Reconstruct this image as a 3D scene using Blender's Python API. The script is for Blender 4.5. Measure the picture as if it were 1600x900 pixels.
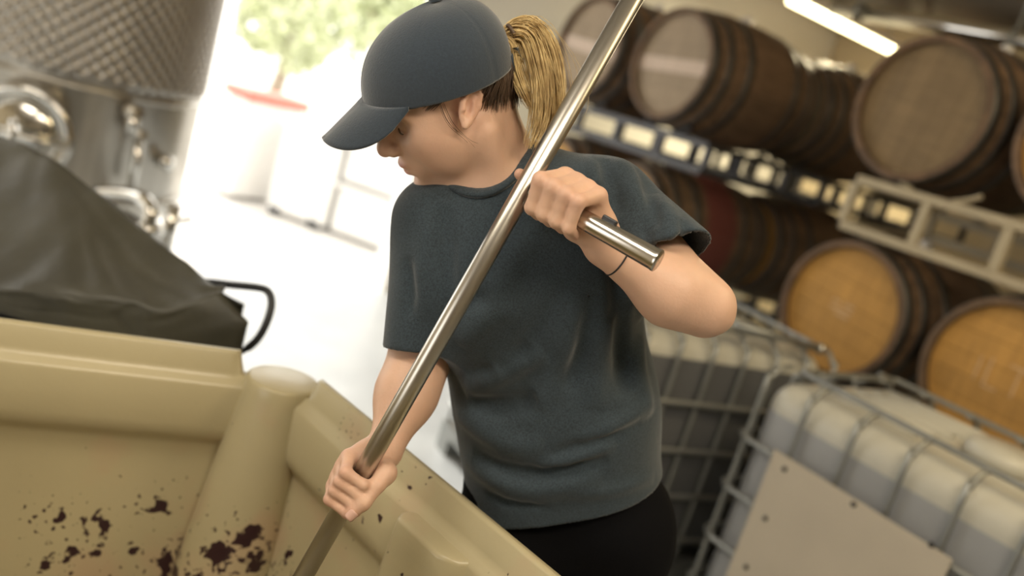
import bpy, bmesh, math, random
import numpy as np
from mathutils import Vector, Matrix
for o in list(bpy.data.objects): bpy.data.objects.remove(o)
random.seed(4); rng = np.random.default_rng(7)
SC = bpy.context.scene; COL = SC.collection
# ------------------------------------------------------------------ camera
FPX = 1400.0; PITCH = math.radians(12); ROLL = math.radians(17)
CAM = np.array([0, 0, 1.58])
FW = np.array([0, math.cos(PITCH), -math.sin(PITCH)])
_r = np.array([1.0, 0, 0]); _u = np.array([0, math.sin(PITCH), math.cos(PITCH)])
XC = math.cos(ROLL)*_r + math.sin(ROLL)*_u
YC = -math.sin(ROLL)*_r + math.cos(ROLL)*_u
cd = bpy.data.cameras.new('camera'); cam = bpy.data.objects.new('camera', cd); COL.objects.link(cam)
cd.sensor_width = 36; cd.lens = FPX/1600*36; cd.clip_start = .05
m4 = Matrix.Identity(4)
for i in range(3):
    m4[i][0] = XC[i]; m4[i][1] = YC[i]; m4[i][2] = -FW[i]; m4[i][3] = CAM[i]
cam.matrix_world = m4; SC.camera = cam
cd.dof.use_dof = True; cd.dof.focus_distance = 1.12; cd.dof.aperture_fstop = 2.0
# ------------------------------------------------------------------ light
SC.view_settings.view_transform = 'Standard'; SC.view_settings.look = 'None'
SC.view_settings.exposure = 0.0; SC.view_settings.gamma = 1
w = bpy.data.worlds.new('sky'); SC.world = w; w.use_nodes = True
bg = w.node_tree.nodes['Background']; bg.inputs[0].default_value = (1.0, .965, .90, 1); bg.inputs[1].default_value = 3.0
def light(name, kind, loc, direction, energy, color, **k):
    l = bpy.data.lights.new(name, kind); o = bpy.data.objects.new(name, l); COL.objects.link(o)
    o.location = loc; o.rotation_euler = Vector(direction).to_track_quat('-Z', 'Y').to_euler()
    l.energy = energy; l.color = color
    for a, b in k.items(): setattr(l, a, b)
    return o
light('sun', 'SUN', (-4, 9, 8), (.60, -.56, -.72), 5.0, (1, .95, .86), angle=.02)
light('fill_lamp', 'AREA', (.9, -.3, 3.1), (-.15, .35, -1), 44, (1, .86, .66), shape='RECTANGLE', size=1.6, size_y=.5)  # three unseen ceiling lamps, added as the room's main fill
light('fill_lamp', 'AREA', (-1.4, .3, 3.1), (.1, .3, -1), 32, (1, .9, .74), shape='RECTANGLE', size=1.6, size_y=.5)
light('fill_lamp', 'AREA', (2.0, 1.6, 3.15), (0, .4, -1), 30, (1, .78, .45), shape='RECTANGLE', size=1.6, size_y=.5)
# ------------------------------------------------------------------ helpers
def ray(x, y): return FW + XC*(x-800)/FPX - YC*(y-450)/FPX
def P(x, y, d): return CAM + ray(x, y)*d
def Zat(x, y, z):
    v = ray(x, y); return CAM + v*((z-CAM[2])/v[2])
def onplane(x, y, n, off):
    v = ray(x, y); return CAM + v*((off-n@CAM)/(n@v))
def unit(v): v = np.asarray(v, float); return v/np.linalg.norm(v)
TH = math.radians(52)
N_ = np.array([math.sin(TH), math.cos(TH), 0]); M_ = np.array([math.cos(TH), -math.sin(TH), 0]); Z_ = np.array([0, 0, 1.0])
def W(m, n, z): return M_*m + N_*n + Z_*z          # room coordinates: along the racks, into the racks, up
def link(name, me, mat=None, parent=None, smooth=False):
    o = bpy.data.objects.new(name, me); COL.objects.link(o)
    if mat: me.materials.append(mat) if not isinstance(mat, list) else [me.materials.append(q) for q in mat]
    if parent: o.parent = parent
    if smooth: me.shade_smooth()
    return o
def pymesh(name, v, f):
    me = bpy.data.meshes.new(name); me.from_pydata([tuple(map(float, q)) for q in v], [], [tuple(map(int, q)) for q in f]); me.update(); return me
def tag(o, label=None, cat=None, group=None, kind=None):
    if label: o['label'] = label
    if cat: o['category'] = cat
    if group: o['group'] = group
    if kind: o['kind'] = kind
    return o
def empty(name, loc=(0, 0, 0), rz=0.0):
    o = bpy.data.objects.new(name, None); COL.objects.link(o); o.location = loc; o.rotation_euler[2] = rz; o.empty_display_size = .1; return o
def copy_tree(o, parent=None):
    c = o.copy(); COL.objects.link(c)
    if parent: c.parent = parent; c.matrix_parent_inverse = o.matrix_parent_inverse
    for ch in o.children: copy_tree(ch, c)
    return c
class MB:
    def __init__(s): s.v = []; s.f = []
    def add(s, v, f):
        n = len(s.v); s.v += [tuple(q) for q in v]; s.f += [tuple(i+n for i in q) for q in f]; return s
    def box(s, c, ax, ay, az):                       # centre + three half-axis vectors
        c, ax, ay, az = map(np.asarray, (c, ax, ay, az)); v = []
        for k in (-1, 1):
            for j in (-1, 1):
                for i in (-1, 1): v.append(c+ax*i+ay*j+az*k)
        return s.add(v, [(0, 2, 3, 1), (4, 5, 7, 6), (0, 1, 5, 4), (2, 6, 7, 3), (0, 4, 6, 2), (1, 3, 7, 5)])
    def abox(s, x0, x1, y0, y1, z0, z1):
        return s.box(((x0+x1)/2, (y0+y1)/2, (z0+z1)/2), ((x1-x0)/2, 0, 0), (0, (y1-y0)/2, 0), (0, 0, (z1-z0)/2))
    def tube(s, pts, r, n=10, cap=True, closed=False):
        pts = [np.asarray(p, float) for p in pts]; L = len(pts)
        rr = r if hasattr(r, '__len__') else [r]*L
        up = None; rings = []
        for i, p in enumerate(pts):
            if closed: t = unit(pts[(i+1) % L]-pts[i-1])
            else: t = unit(pts[min(i+1, L-1)]-pts[max(i-1, 0)])
            if up is None:
                a = np.array([0, 0, 1.0]) if abs(t[2]) < .9 else np.array([1.0, 0, 0]); up = unit(np.cross(t, a))
            up = unit(up-t*(up@t)); b = np.cross(t, up)
            rings.append([p+rr[i]*(math.cos(2*math.pi*k/n)*up+math.sin(2*math.pi*k/n)*b) for k in range(n)])
        v = [q for ring in rings for q in ring]; f = []
        for i in range(L if closed else L-1):
            j = (i+1) % L
            for k in range(n): f.append((i*n+k, i*n+(k+1) % n, j*n+(k+1) % n, j*n+k))
        if cap and not closed: f.append(tuple(range(n-1, -1, -1))); f.append(tuple((L-1)*n+k for k in range(n)))
        return s.add(v, f)
    def lathe(s, prof, n=32, c=(0, 0, 0), ax=(0, 0, 1), cap=False):     # prof: (radius, height)
        ax = unit(ax); a = np.array([1.0, 0, 0]) if abs(ax[0]) < .9 else np.array([0, 1.0, 0])
        u = unit(np.cross(ax, a)); b = np.cross(ax, u); v = []; f = []; c = np.asarray(c, float)
        for (r, h) in prof:
            for k in range(n): v.append(c+ax*h+r*(math.cos(2*math.pi*k/n)*u+math.sin(2*math.pi*k/n)*b))
        for i in range(len(prof)-1):
            for k in range(n): f.append((i*n+k, i*n+(k+1) % n, (i+1)*n+(k+1) % n, (i+1)*n+k))
        if cap: f.append(tuple(range(n-1, -1, -1))); f.append(tuple((len(prof)-1)*n+k for k in range(n)))
        return s.add(v, f)
    def mesh(s, name): return pymesh(name, s.v, s.f)
    def build(s, name, mat=None, parent=None, smooth=False, bevel=0):
        me = s.mesh(name)
        o = link(name, me, mat, parent, smooth)
        if bevel:
            b = o.modifiers.new('bevel', 'BEVEL'); b.width = bevel; b.segments = 2; b.limit_method = 'ANGLE'
        return o
def smooth_path(pts, per=6):
    pts = [np.asarray(p, float) for p in pts]; out = []
    q = [2*pts[0]-pts[1]]+pts+[2*pts[-1]-pts[-2]]
    for i in range(1, len(q)-2):
        for k in range(per):
            t = k/per; a, b, c, d = q[i-1:i+3]
            out.append(.5*((2*b)+(c-a)*t+(2*a-5*b+4*c-d)*t*t+(3*b-a-3*c+d)*t**3))
    out.append(pts[-1]); return out
def mat(name, col, rough=.5, metal=0.0, var=.0, vscale=8.0, stretch=None, bump=0.0, bscale=60.0, sheen=0.0, spec=.5, rand=0.0, emit=None, trans=0.0, sss=0.0, coat=0.0, aniso=0.0, col2=None, sheen_rough=.4):
    m = bpy.data.materials.new(name); m.use_nodes = True; nt = m.node_tree; b = nt.nodes['Principled BSDF']; L = nt.links.new
    b.inputs['Base Color'].default_value = (*col, 1); b.inputs['Roughness'].default_value = rough; b.inputs['Metallic'].default_value = metal
    b.inputs['Specular IOR Level'].default_value = spec; b.inputs['Sheen Weight'].default_value = sheen; b.inputs['Transmission Weight'].default_value = trans
    b.inputs['Sheen Roughness'].default_value = sheen_rough
    b.inputs['Coat Weight'].default_value = coat; b.inputs['Anisotropic'].default_value = aniso
    if sss: b.inputs['Subsurface Weight'].default_value = sss; b.inputs['Subsurface Radius'].default_value = (.012, .005, .003); b.inputs['Subsurface Scale'].default_value = 1
    if emit: b.inputs['Emission Color'].default_value = (*emit[:3], 1); b.inputs['Emission Strength'].default_value = emit[3]
    tc = nt.nodes.new('ShaderNodeTexCoord'); src = tc.outputs['Object']
    if stretch:
        mp = nt.nodes.new('ShaderNodeMapping'); mp.inputs['Scale'].default_value = stretch; L(src, mp.inputs[0]); src = mp.outputs[0]
    if var or rand:
        nz = nt.nodes.new('ShaderNodeTexNoise'); nz.inputs['Scale'].default_value = vscale; nz.inputs['Detail'].default_value = 5; L(src, nz.inputs['Vector'])
        mx = nt.nodes.new('ShaderNodeMix'); mx.data_type = 'RGBA'
        c2 = col2 or tuple(c*(1-var) for c in col); c1 = col if col2 else tuple(min(1, c*(1+var)) for c in col)
        mx.inputs[6].default_value = (*c2, 1); mx.inputs[7].default_value = (*c1, 1)
        rp = nt.nodes.new('ShaderNodeMapRange'); rp.inputs[1].default_value = .3; rp.inputs[2].default_value = .7; L(nz.outputs[0], rp.inputs[0]); L(rp.outputs[0], mx.inputs[0])
        out = mx.outputs[2]
        if rand:
            oi = nt.nodes.new('ShaderNodeObjectInfo'); mr = nt.nodes.new('ShaderNodeMapRange'); mr.inputs[3].default_value = 1-rand; mr.inputs[4].default_value = 1+rand
            L(oi.outputs['Random'], mr.inputs[0]); m2 = nt.nodes.new('ShaderNodeMix'); m2.data_type = 'RGBA'; m2.blend_type = 'MULTIPLY'; m2.inputs[0].default_value = 1
            L(out, m2.inputs[6]); L(mr.outputs[0], m2.inputs[7]); out = m2.outputs[2]
        L(out, b.inputs['Base Color'])
    if bump:
        nb = nt.nodes.new('ShaderNodeTexNoise'); nb.inputs['Scale'].default_value = bscale; nb.inputs['Detail'].default_value = 4; L(src, nb.inputs['Vector'])
        bp = nt.nodes.new('ShaderNodeBump'); bp.inputs['Strength'].default_value = bump; bp.inputs['Distance'].default_value = .01; L(nb.outputs[0], bp.inputs['Height']); L(bp.outputs[0], b.inputs['Normal'])
    return m
# ------------------------------------------------------------------ materials
MT = dict(
 concrete=mat('wet_concrete', (.44, .46, .47), .32, var=.12, vscale=2.5, bump=.05, bscale=30),
 ground=mat('yard_concrete', (.62, .60, .57), .8, var=.08, vscale=1.2),
 wall=mat('plaster_wall', (.60, .51, .36), .85, var=.04, vscale=3, bump=.1, bscale=40),
 wall_w=mat('white_wall', (.86, .86, .85), .8, var=.03, vscale=2),
 ceil=mat('ceiling_boards', (.45, .40, .32), .8, var=.08, vscale=3),
 stave=mat('oak_stave', (.135, .082, .046), .75, var=.28, vscale=9, stretch=(6, .7, 6), bump=.25, bscale=30, rand=.25),
 stave_red=mat('wine_stained_stave', (.135, .085, .048), .75, var=.25, vscale=9, stretch=(6, .7, 6), bump=.25, bscale=30, rand=.2),
 head_a=mat('pale_oak_head', (.31, .24, .165), .75, var=.13, vscale=7, stretch=(1, 1, 7), rand=.07, bump=.12, bscale=30),
 head_b=mat('warm_lit_oak_head', (.47, .26, .068), .7, var=.14, vscale=7, stretch=(1, 1, 7), rand=.10, bump=.12, bscale=30),  # gold of the warmer light put into the oak colour
 head_c=mat('brown_oak_head', (.20, .14, .074), .75, var=.12, vscale=7, stretch=(1, 1, 7), rand=.08, bump=.12, bscale=30),
 head_w=mat('whitewashed_plank', (.55, .44, .36), .75, var=.10, vscale=7, stretch=(1, 1, 7)),
 hoop=mat('galvanised_hoop', (.085, .082, .078), .5, .75, var=.2, vscale=10),
 chalk=mat('faint_chalk', (.62, .42, .24), .9),
 bung=mat('pale_bung', (.75, .74, .72), .35),
 rack_d=mat('dark_rack_steel', (.055, .055, .06), .4, .5, var=.15),
 rack_b=mat('beige_rack_paint', (.40, .345, .24), .5, .0, var=.08, vscale=5),
 galv=mat('cage_steel', (.30, .31, .30), .42, .7, var=.12, vscale=14),
 hdpe=mat('milky_plastic', (.50, .49, .43), .35, var=.04, vscale=4, bump=.12, bscale=9),
 hdpe_full=mat('filled_plastic', (.32, .33, .345), .35, var=.05, vscale=4),
 hdpe_dark=mat('dark_filled_plastic', (.11, .113, .118), .35, var=.06, vscale=4),
 ply=mat('beige_plate', (.50, .445, .36), .6, var=.05, vscale=5),
 black=mat('black_plastic', (.022, .023, .026), .4),
 handle=mat('satin_handle_steel', (.60, .575, .53), .22, 1.0),
 chrome=mat('polished_steel', (.72, .71, .68), .12, 1.0),
 steel=mat('brushed_steel', (.50, .475, .43), .30, 1.0, var=.10, vscale=25, stretch=(1, 1, .05)),
 duct=mat('dark_duct', (.10, .085, .07), .5, .3),
 lamp=mat('lamp_glow', (1, 1, 1), .5, emit=(1, .86, .48, 9)),
 white=mat('white_plastic_bin', (.80, .79, .77), .5, var=.03),
 red=mat('red_band', (.70, .16, .12), .5),
 leaf=mat('hazed_leaves', (.60, .64, .42), .7, var=.3, vscale=3),  # green paled to stand in for haze and glare over the yard
 bark=mat('tree_bark', (.36, .29, .22), .9, var=.2),
 tarp=mat('black_tarp', (.052, .049, .034), .5, var=.35, vscale=3, bump=.35, bscale=14, spec=.6),
 wood=mat('pallet_wood', (.40, .30, .19), .8, var=.15),
)
# red wine stain round the bunghole of the stained barrels (object space band)
def stain(m):
    nt = m.node_tree; L = nt.links.new; b = nt.nodes['Principled BSDF']; old = b.inputs['Base Color'].links[0].from_socket
    tc = nt.nodes.new('ShaderNodeTexCoord'); sx = nt.nodes.new('ShaderNodeSeparateXYZ'); L(tc.outputs['Object'], sx.inputs[0])
    nz = nt.nodes.new('ShaderNodeTexNoise'); nz.inputs['Scale'].default_value = 6; L(tc.outputs['Object'], nz.inputs['Vector'])
    ad = nt.nodes.new('ShaderNodeMath'); ad.operation = 'MULTIPLY_ADD'; ad.inputs[1].default_value = .06; L(nz.outputs[0], ad.inputs[0]); L(sx.outputs['Y'], ad.inputs[2])
    sb = nt.nodes.new('ShaderNodeMath'); sb.operation = 'SUBTRACT'; sb.inputs[1].default_value = .495; L(ad.outputs[0], sb.inputs[0])
    ab = nt.nodes.new('ShaderNodeMath'); ab.operation = 'ABSOLUTE'; L(sb.outputs[0], ab.inputs[0])
    mr = nt.nodes.new('ShaderNodeMapRange'); mr.inputs[1].default_value = .10; mr.inputs[2].default_value = .15; mr.inputs[3].default_value = .9; mr.inputs[4].default_value = 0; L(ab.outputs[0], mr.inputs[0])
    mx = nt.nodes.new('ShaderNodeMix'); mx.data_type = 'RGBA'; mx.inputs[7].default_value = (.15, .035, .03, 1); L(mr.outputs[0], mx.inputs[0]); L(old, mx.inputs[6]); L(mx.outputs[2], b.inputs['Base Color'])
stain(MT['stave_red'])
# ------------------------------------------------------------------ setting
RN = 3.462; RM0 = -3.685                                           # rack front plane (N_ offset) and s=0 barrel (M_ offset)
MB().box(W(-.5, 2.0, -.05), M_*4.8, N_*4.85, Z_*.05).build('floor', MT['concrete'])['kind'] = 'structure'
tag(MB().box((-6, 18, -.08), (22, 0, 0), (0, 22, 0), (0, 0, .02)).build('ground', MT['ground']), kind='structure')
WN = RN+3.35; WM = RM0-1.62
jamb = onplane(722, 0, M_, WM) @ N_
tag(MB().box(W(WM-.1, (jamb+WN+.2)/2, 1.65), M_*.1, N_*((WN+.2-jamb)/2), Z_*1.65).build('wall_back', MT['wall_w']), kind='structure')
tag(MB().box(W(WM-.1, (jamb-2.9)/2, 3.15), M_*.1, N_*((jamb+2.9)/2), Z_*.15).build('trim_1', MT['wall_w']), kind='structure')
tag(MB().box(W(-.5, WN+.1, 1.65), M_*4.8, N_*.1, Z_*1.65).build('wall_right', MT['wall']), kind='structure')
tag(MB().box(W(-.5, 2.0, 3.36), M_*4.95, N_*5.1, Z_*.06).build('ceiling', MT['ceil']), kind='structure')
tag(MB().box(W(4.3, 2.0, 1.65), M_*.1, N_*4.9, Z_*1.65).build('wall_front', MT['wall']), kind='structure')
b = MB(); b.box(W(2.45, -2.9, 1.65), M_*1.85, N_*.1, Z_*1.65).box(W(-3.25, -2.9, 1.65), M_*2.05, N_*.1, Z_*1.65).box(W(-.3, -2.9, 2.75), M_*.9, N_*.1, Z_*.55)
tag(b.build('wall_left', MT['wall']), kind='structure')
# ------------------------------------------------------------------ barrels
BL, RE, RB, NST = .94, .300, .350, 26
def brad(y): return RE+(RB-RE)*(1-((y-BL/2)/(BL/2))**2)
def stave_mesh(name, m):
    mb = MB(); n = 10; da = math.pi/NST*.985; v = []
    for i in range(n+1):
        y = BL*i/n
        for r in (brad(y), brad(y)-.026):
            for a in (-da, 0, da): v.append((r*math.sin(a), y, r*math.cos(a)))
    f = []
    for i in range(n):
        a = i*6; c = a+6
        f += [(a, a+1, c+1, c), (a+1, a+2, c+2, c+1), (a+3, c+3, c+4, a+4), (a+4, c+4, c+5, a+5), (a, c, c+3, a+3), (a+2, a+5, c+5, c+2)]
    f += [(0, 3, 4, 1), (1, 4, 5, 2), (n*6, n*6+1, n*6+4, n*6+3), (n*6+1, n*6+2, n*6+5, n*6+4)]
    me = mb.add(v, f).mesh(name); me.materials.append(m); return me
ST_ME = {k: stave_mesh('stave', MT[k]) for k in ('stave', 'stave_red')}
def hoop_mesh(y0, y1):
    mb = MB(); mb.lathe([(brad(y0)-.001, y0), (brad(y0)+.003, y0), (brad(y1)+.003, y1), (brad(y1)-.001, y1)], 40, ax=(0, 1, 0)); me = mb.mesh('hoop'); me.materials.append(MT['hoop']); return me
HOOPS = [hoop_mesh(a, c) for a, c in ((.004, .05), (.105, .145), (.245, .29), (BL-.29, BL-.245), (BL-.145, BL-.105), (BL-.05, BL-.004))]
def head_planks(n=7, y=.032):
    out = []; R = RE-.024; ws = [1, .9, 1.15, 1.0, 1.1, .85, 1.0][:n]; t = sum(ws); x = -R
    for wd in ws:
        x1 = x+2*R*wd/t; xs = np.linspace(x+.0008, x1-.0008, 7); v = []; f = []
        top = [(q, math.sqrt(max(R*R-q*q, 0))) for q in xs]
        k = len(xs)
        for yy in (y, y+.02):
            v += [(q, yy, h) for q, h in top]+[(q, yy, -h) for q, h in top]
        for i in range(k-1):
            f += [(i, i+1, k+i+1, k+i), (2*k+i, 3*k+i, 3*k+i+1, 2*k+i+1), (i, 2*k+i, 2*k+i+1, i+1), (k+i, k+i+1, 3*k+i+1, 3*k+i)]
        f += [(0, k, 3*k, 2*k), (k-1, 3*k-1, 4*k-1, 2*k-1)]
        out.append(pymesh('head_plank', v, f)); x = x1
    return out
BACK_ME = MB().lathe([(RE-.024, BL-.05), (RE-.024, BL-.03), (.001, BL-.03)], 32, ax=(0, 1, 0)).mesh('back_head'); BACK_ME.materials.append(MT['head_a'])
PLANKS = {}
for key in ('head_a', 'head_b', 'head_c'):
    L_ = head_planks()
    for q in L_: q.materials.append(MT[key])
    PLANKS[key] = L_
PW = head_planks()
for q in PW: q.materials.append(MT['head_w'])
BUNG = MB().lathe([(.03, -.01), (.03, .03), (.024, .045), (.001, .046)], 14).mesh('bung'); BUNG.materials.append(MT['bung'])
def barrel(s, rank, z, head, label, group, red=False, twist=0.0, washed=()):
    t = tag(empty('wine_barrel', W(RM0+s, RN+rank*1.04, z-RB), -TH), label, 'barrel', group)
    for k in range(NST):
        o = link('stave', ST_ME['stave_red' if red else 'stave'], None, t); o.location = (0, 0, RB); o.rotation_euler = (0, 2*math.pi*k/NST+twist, 0)
    for h in HOOPS: link('hoop', h, None, t, True).location = (0, 0, RB)
    for i, q in enumerate(PLANKS[head]):
        o = link('head_plank', PW[i] if i in washed else q, None, t); o.location = (0, 0, RB); o.rotation_euler = (0, twist, 0)
    link('back_head', BACK_ME, None, t).location = (0, 0, RB)
    o = link('bung', BUNG, None, t, True); o.location = (0, BL/2, 2*RB-.01)
    return t
H = math.pi/2
ZT, ZB = 1.955, 1.09
gL, gR = 'barrels in the far rack stack', 'barrels in the near rack stack'
barrel(-.74, 0, ZT, 'head_a', 'oak wine barrel behind the steel pole beside the ponytail, top row', gL, twist=H+.05, washed=(3,))
barrel(0, 0, ZT, 'head_a', 'oak wine barrel in top row showing pale pinkish head with whitewashed plank', gL, twist=H-.05, washed=(3,))
barrel(0, 1, ZT, 'head_a', 'dark oak barrel end to end behind the whitewashed-head barrel, top row', gL)
barrel(0, 2, ZT, 'head_a', 'dark oak barrel furthest back in top row under fluorescent lamp', gL)
barrel(-.74, 0, ZB, 'head_b', 'oak barrel in the lower row hidden behind the woman\'s shoulder', gL, twist=H)
barrel(0, 0, ZB, 'head_b', 'wine-stained barrel with red belly band beside the short sleeve, lower row', gL, True, twist=H)
barrel(0, 1, ZB, 'head_b', 'brown barrel directly behind the red-bellied barrel, lower row', gL)
barrel(0, 2, ZB, 'head_b', 'brown barrel at far end of lower row left of the beige rack', gL)
barrel(1.5, 0, ZT+.03, 'head_c', 'large oak barrel with brown head of upright planks on beige rack', gR, twist=.12)
barrel(2.22, 0, ZT+.03, 'head_b', 'oak barrel cut off by right edge, top of the beige rack', gR, twist=.4)
b3 = barrel(1.49, 0, ZB, 'head_b', 'oak barrel with warm-lit head of level planks under beige rack post', gR, twist=H+.1)
b4 = barrel(2.205, 0, ZB, 'head_b', 'warm-lit barrel with chalk marks at right above the caged tote', gR, True, twist=H+.02)
def strokes(parent, segs, wd=.008):
    mb = MB()
    for (x0, z0, x1, z1) in segs:
        d = unit((x1-x0, 0, z1-z0)); q = np.array([-d[2], 0, d[0]])*wd/2
        mb.box(((x0+x1)/2, .0305, RB+(z0+z1)/2), np.array([x1-x0, 0, z1-z0])/2, q, (0, .0012, 0))
    mb.build('chalk_mark', MT['chalk'], parent)
strokes(b4, [(-.05, .06, -.05, -.05), (-.05, -.05, 0, -.05), (.02, .06, .10, .06), (.06, .06, .06, -.05), (-.09, .05, -.09, -.04)])
strokes(b3, [(-.06, .0, .05, .0), (-.06, .03, -.02, .03), (.0, .03, .05, .025), (-.03, -.02, .04, -.025)], .012)
# ------------------------------------------------------------------ racks
def rack(s0, s1, n0, z0, z1, m, label, group, posts=4, feet=None, rear=0.0):
    t = tag(empty('barrel_rack', W(RM0+(s0+s1)/2, RN+n0, feet if feet is not None else z0), -TH), label, 'rack', group)
    zb = feet if feet is not None else z0; h0, h1 = z0-zb, z1-zb; hw = (s1-s0)/2; r = .019
    for y in (.12, .80):
        for z in ((h0, h1) if y < .5 else (h0+rear, h1-rear)): MB().box((0, y, z), (hw, 0, 0), (0, r, 0), (0, 0, r)).build('rail', m, t, bevel=.004)
        for k in range(posts):
            x = -hw+2*hw*k/(posts-1)
            rr_ = rear if y > .5 else 0; lo = 0 if feet is not None else h0+r+rr_; hi_ = h1-r-rr_
            MB().box((x, y, (lo+hi_)/2), (r, 0, 0), (0, r*.98, 0), (0, 0, (hi_-lo)/2)).build('post', m, t)
    for x in (-hw, hw):
        for z in (h0, h1): q_ = rear if z == h0 else -rear; MB().tube([(x, .139, z), (x, .781, z+q_)], .014, 8).build('cross_tube', m, t)
    for c in (-hw/2, hw/2):                                          # cradle horns hugging each barrel
        for y in (.12, .80):
            R = brad(y)+.012; zc = h1-(rear if y > .5 else 0)+r+RB-.03
            for sgn in (-1, 1):
                pts = [(c+sgn*R*math.sin(a), y, zc-R*math.cos(a)) for a in np.linspace(.28, .62, 6)]
                MB().tube(pts, .011, 6).build('cradle', m, t)
    return t
for n in range(3):
    lab = ['nearest dark steel rack under the top barrels by the sleeve', 'middle dark steel rack under the top row of far stack', 'rearmost dark steel rack of the far barrel stack'][n]
    rack(-1.11, .37, n*1.04, 1.455, 1.595, MT['rack_d'], lab, 'dark barrel racks', 5)
rack(-1.11, .37, 0, .30, .715, MT['rack_d'], 'dark steel floor rack carrying the lower far barrels, front', 'dark floor racks', 4, feet=0)
rack(-1.11, .37, 1.04, .30, .715, MT['rack_d'], 'dark steel floor rack carrying the lower far barrels, middle', 'dark floor racks', 4, feet=0)
rack(-1.11, .37, 2.08, .30, .715, MT['rack_d'], 'dark steel floor rack carrying the lower far barrels, rear', 'dark floor racks', 4, feet=0)
rack(1.335, 2.72, -.09, 1.437, 1.643, MT['rack_b'], 'beige painted steel rack between upper and lower near barrels', 'beige barrel racks', 5, rear=.048)
rack(1.12, 2.55, 0, .30, .715, MT['rack_b'], 'beige painted floor rack under the warm-lit barrels', 'beige floor racks', 4, feet=0)
# ------------------------------------------------------------------ ceiling things
la = Zat(1238, 2, 2.66); lb = Zat(1402, 84, 2.66); d = unit(lb-la); s_ = np.cross(d, Z_)
t = tag(empty('fluorescent_lamp', (la+lb)/2+Z_*.06), 'glowing fluorescent strip lamp hung above the far barrels', 'lamp')
def rel(t, o): o.parent = t; o.matrix_parent_inverse = Matrix.Translation(-Vector(t.location)) if abs(t.rotation_euler[2]) < 1e-9 else (Matrix.Translation(t.location) @ Matrix.Rotation(t.rotation_euler[2], 4, 'Z')).inverted(); return o
hl = np.linalg.norm(lb-la)/2; c = (la+lb)/2
rel(t, MB().box(c, d*hl, s_*.05, Z_*.018).build('diffuser', MT['lamp'], bevel=.01))
rel(t, MB().box(c+Z_*.045, d*(hl+.02), s_*.07, Z_*.025).build('housing', MT['white']))
light('fluorescent_lamp_light', 'AREA', tuple(c-Z_*.03), (0, 0, -1), 60, (1, .84, .52), shape='RECTANGLE', size=.12, size_y=.12, spread=math.pi)
for k in (-.7, .7): rel(t, MB().tube([c+d*hl*k+Z_*.07, c+d*hl*k+Z_*.64], .006, 6).build('hanger', MT['galv']))
pa, pb = Zat(1300, 12, 2.6), Zat(1620, 67, 2.6); dd = unit(pb-pa)
t = tag(empty('overhead_pipe', (pa+pb)/2), 'polished steel overhead pipe at top right by the lamp', 'pipe')
rel(t, MB().tube([pa, pb+dd*1.5], .048, 20).build('pipe_run', MT['chrome'], smooth=True))
for k in (.15, .9): q = pa+(pb-pa)*k; rel(t, MB().tube([q+Z_*.05, q+Z_*.70], .007, 6).build('hanger', MT['galv'])); rel(t, MB().lathe([(.05, -.015), (.056, -.015), (.056, .015), (.05, .015)], 20, q, dd).build('clamp_ring', MT['galv']))
pc, pe = Zat(1300, -40, 3.05), Zat(1620, 12, 3.05); dd = unit(pe-pc)
t = tag(empty('air_duct', (pc+pe)/2), 'dark brown air duct above the polished overhead pipe', 'duct')
rel(t, MB().tube([pc-dd*.3, pe+dd*1.2], .17, 24).build('duct_run', MT['duct'], smooth=True))
for k in (.1, .55, 1.0): rel(t, MB().lathe([(.168, -.02), (.178, -.02), (.178, .02), (.168, .02)], 24, pc+(pe-pc)*k, dd).build('duct_band', MT['duct']))
for k in (.2, .8): q = pc+(pe-pc)*k; rel(t, MB().tube([q+Z_*.16, q+Z_*.25], .007, 6).build('hanger', MT['galv']))
for i, (x, y, z, dr, lab) in enumerate([(.9, -.3, 3.2, 0, 'unseen fill lamp housing over the camera side'), (-1.4, .3, 3.2, 0, 'unseen fill lamp housing over the beige bin'), (2.0, 1.6, 3.25, 0, 'unseen fill lamp housing over the caged totes')]):
    t = tag(empty('fill_lamp_housing', (x, y, z)), lab, 'lamp')  # housings for the added fill lamps, out of view
    MB().box((0, 0, .02), (.8, 0, 0), (0, .25, 0), (0, 0, .02)).build('housing', MT['white'], t)
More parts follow.
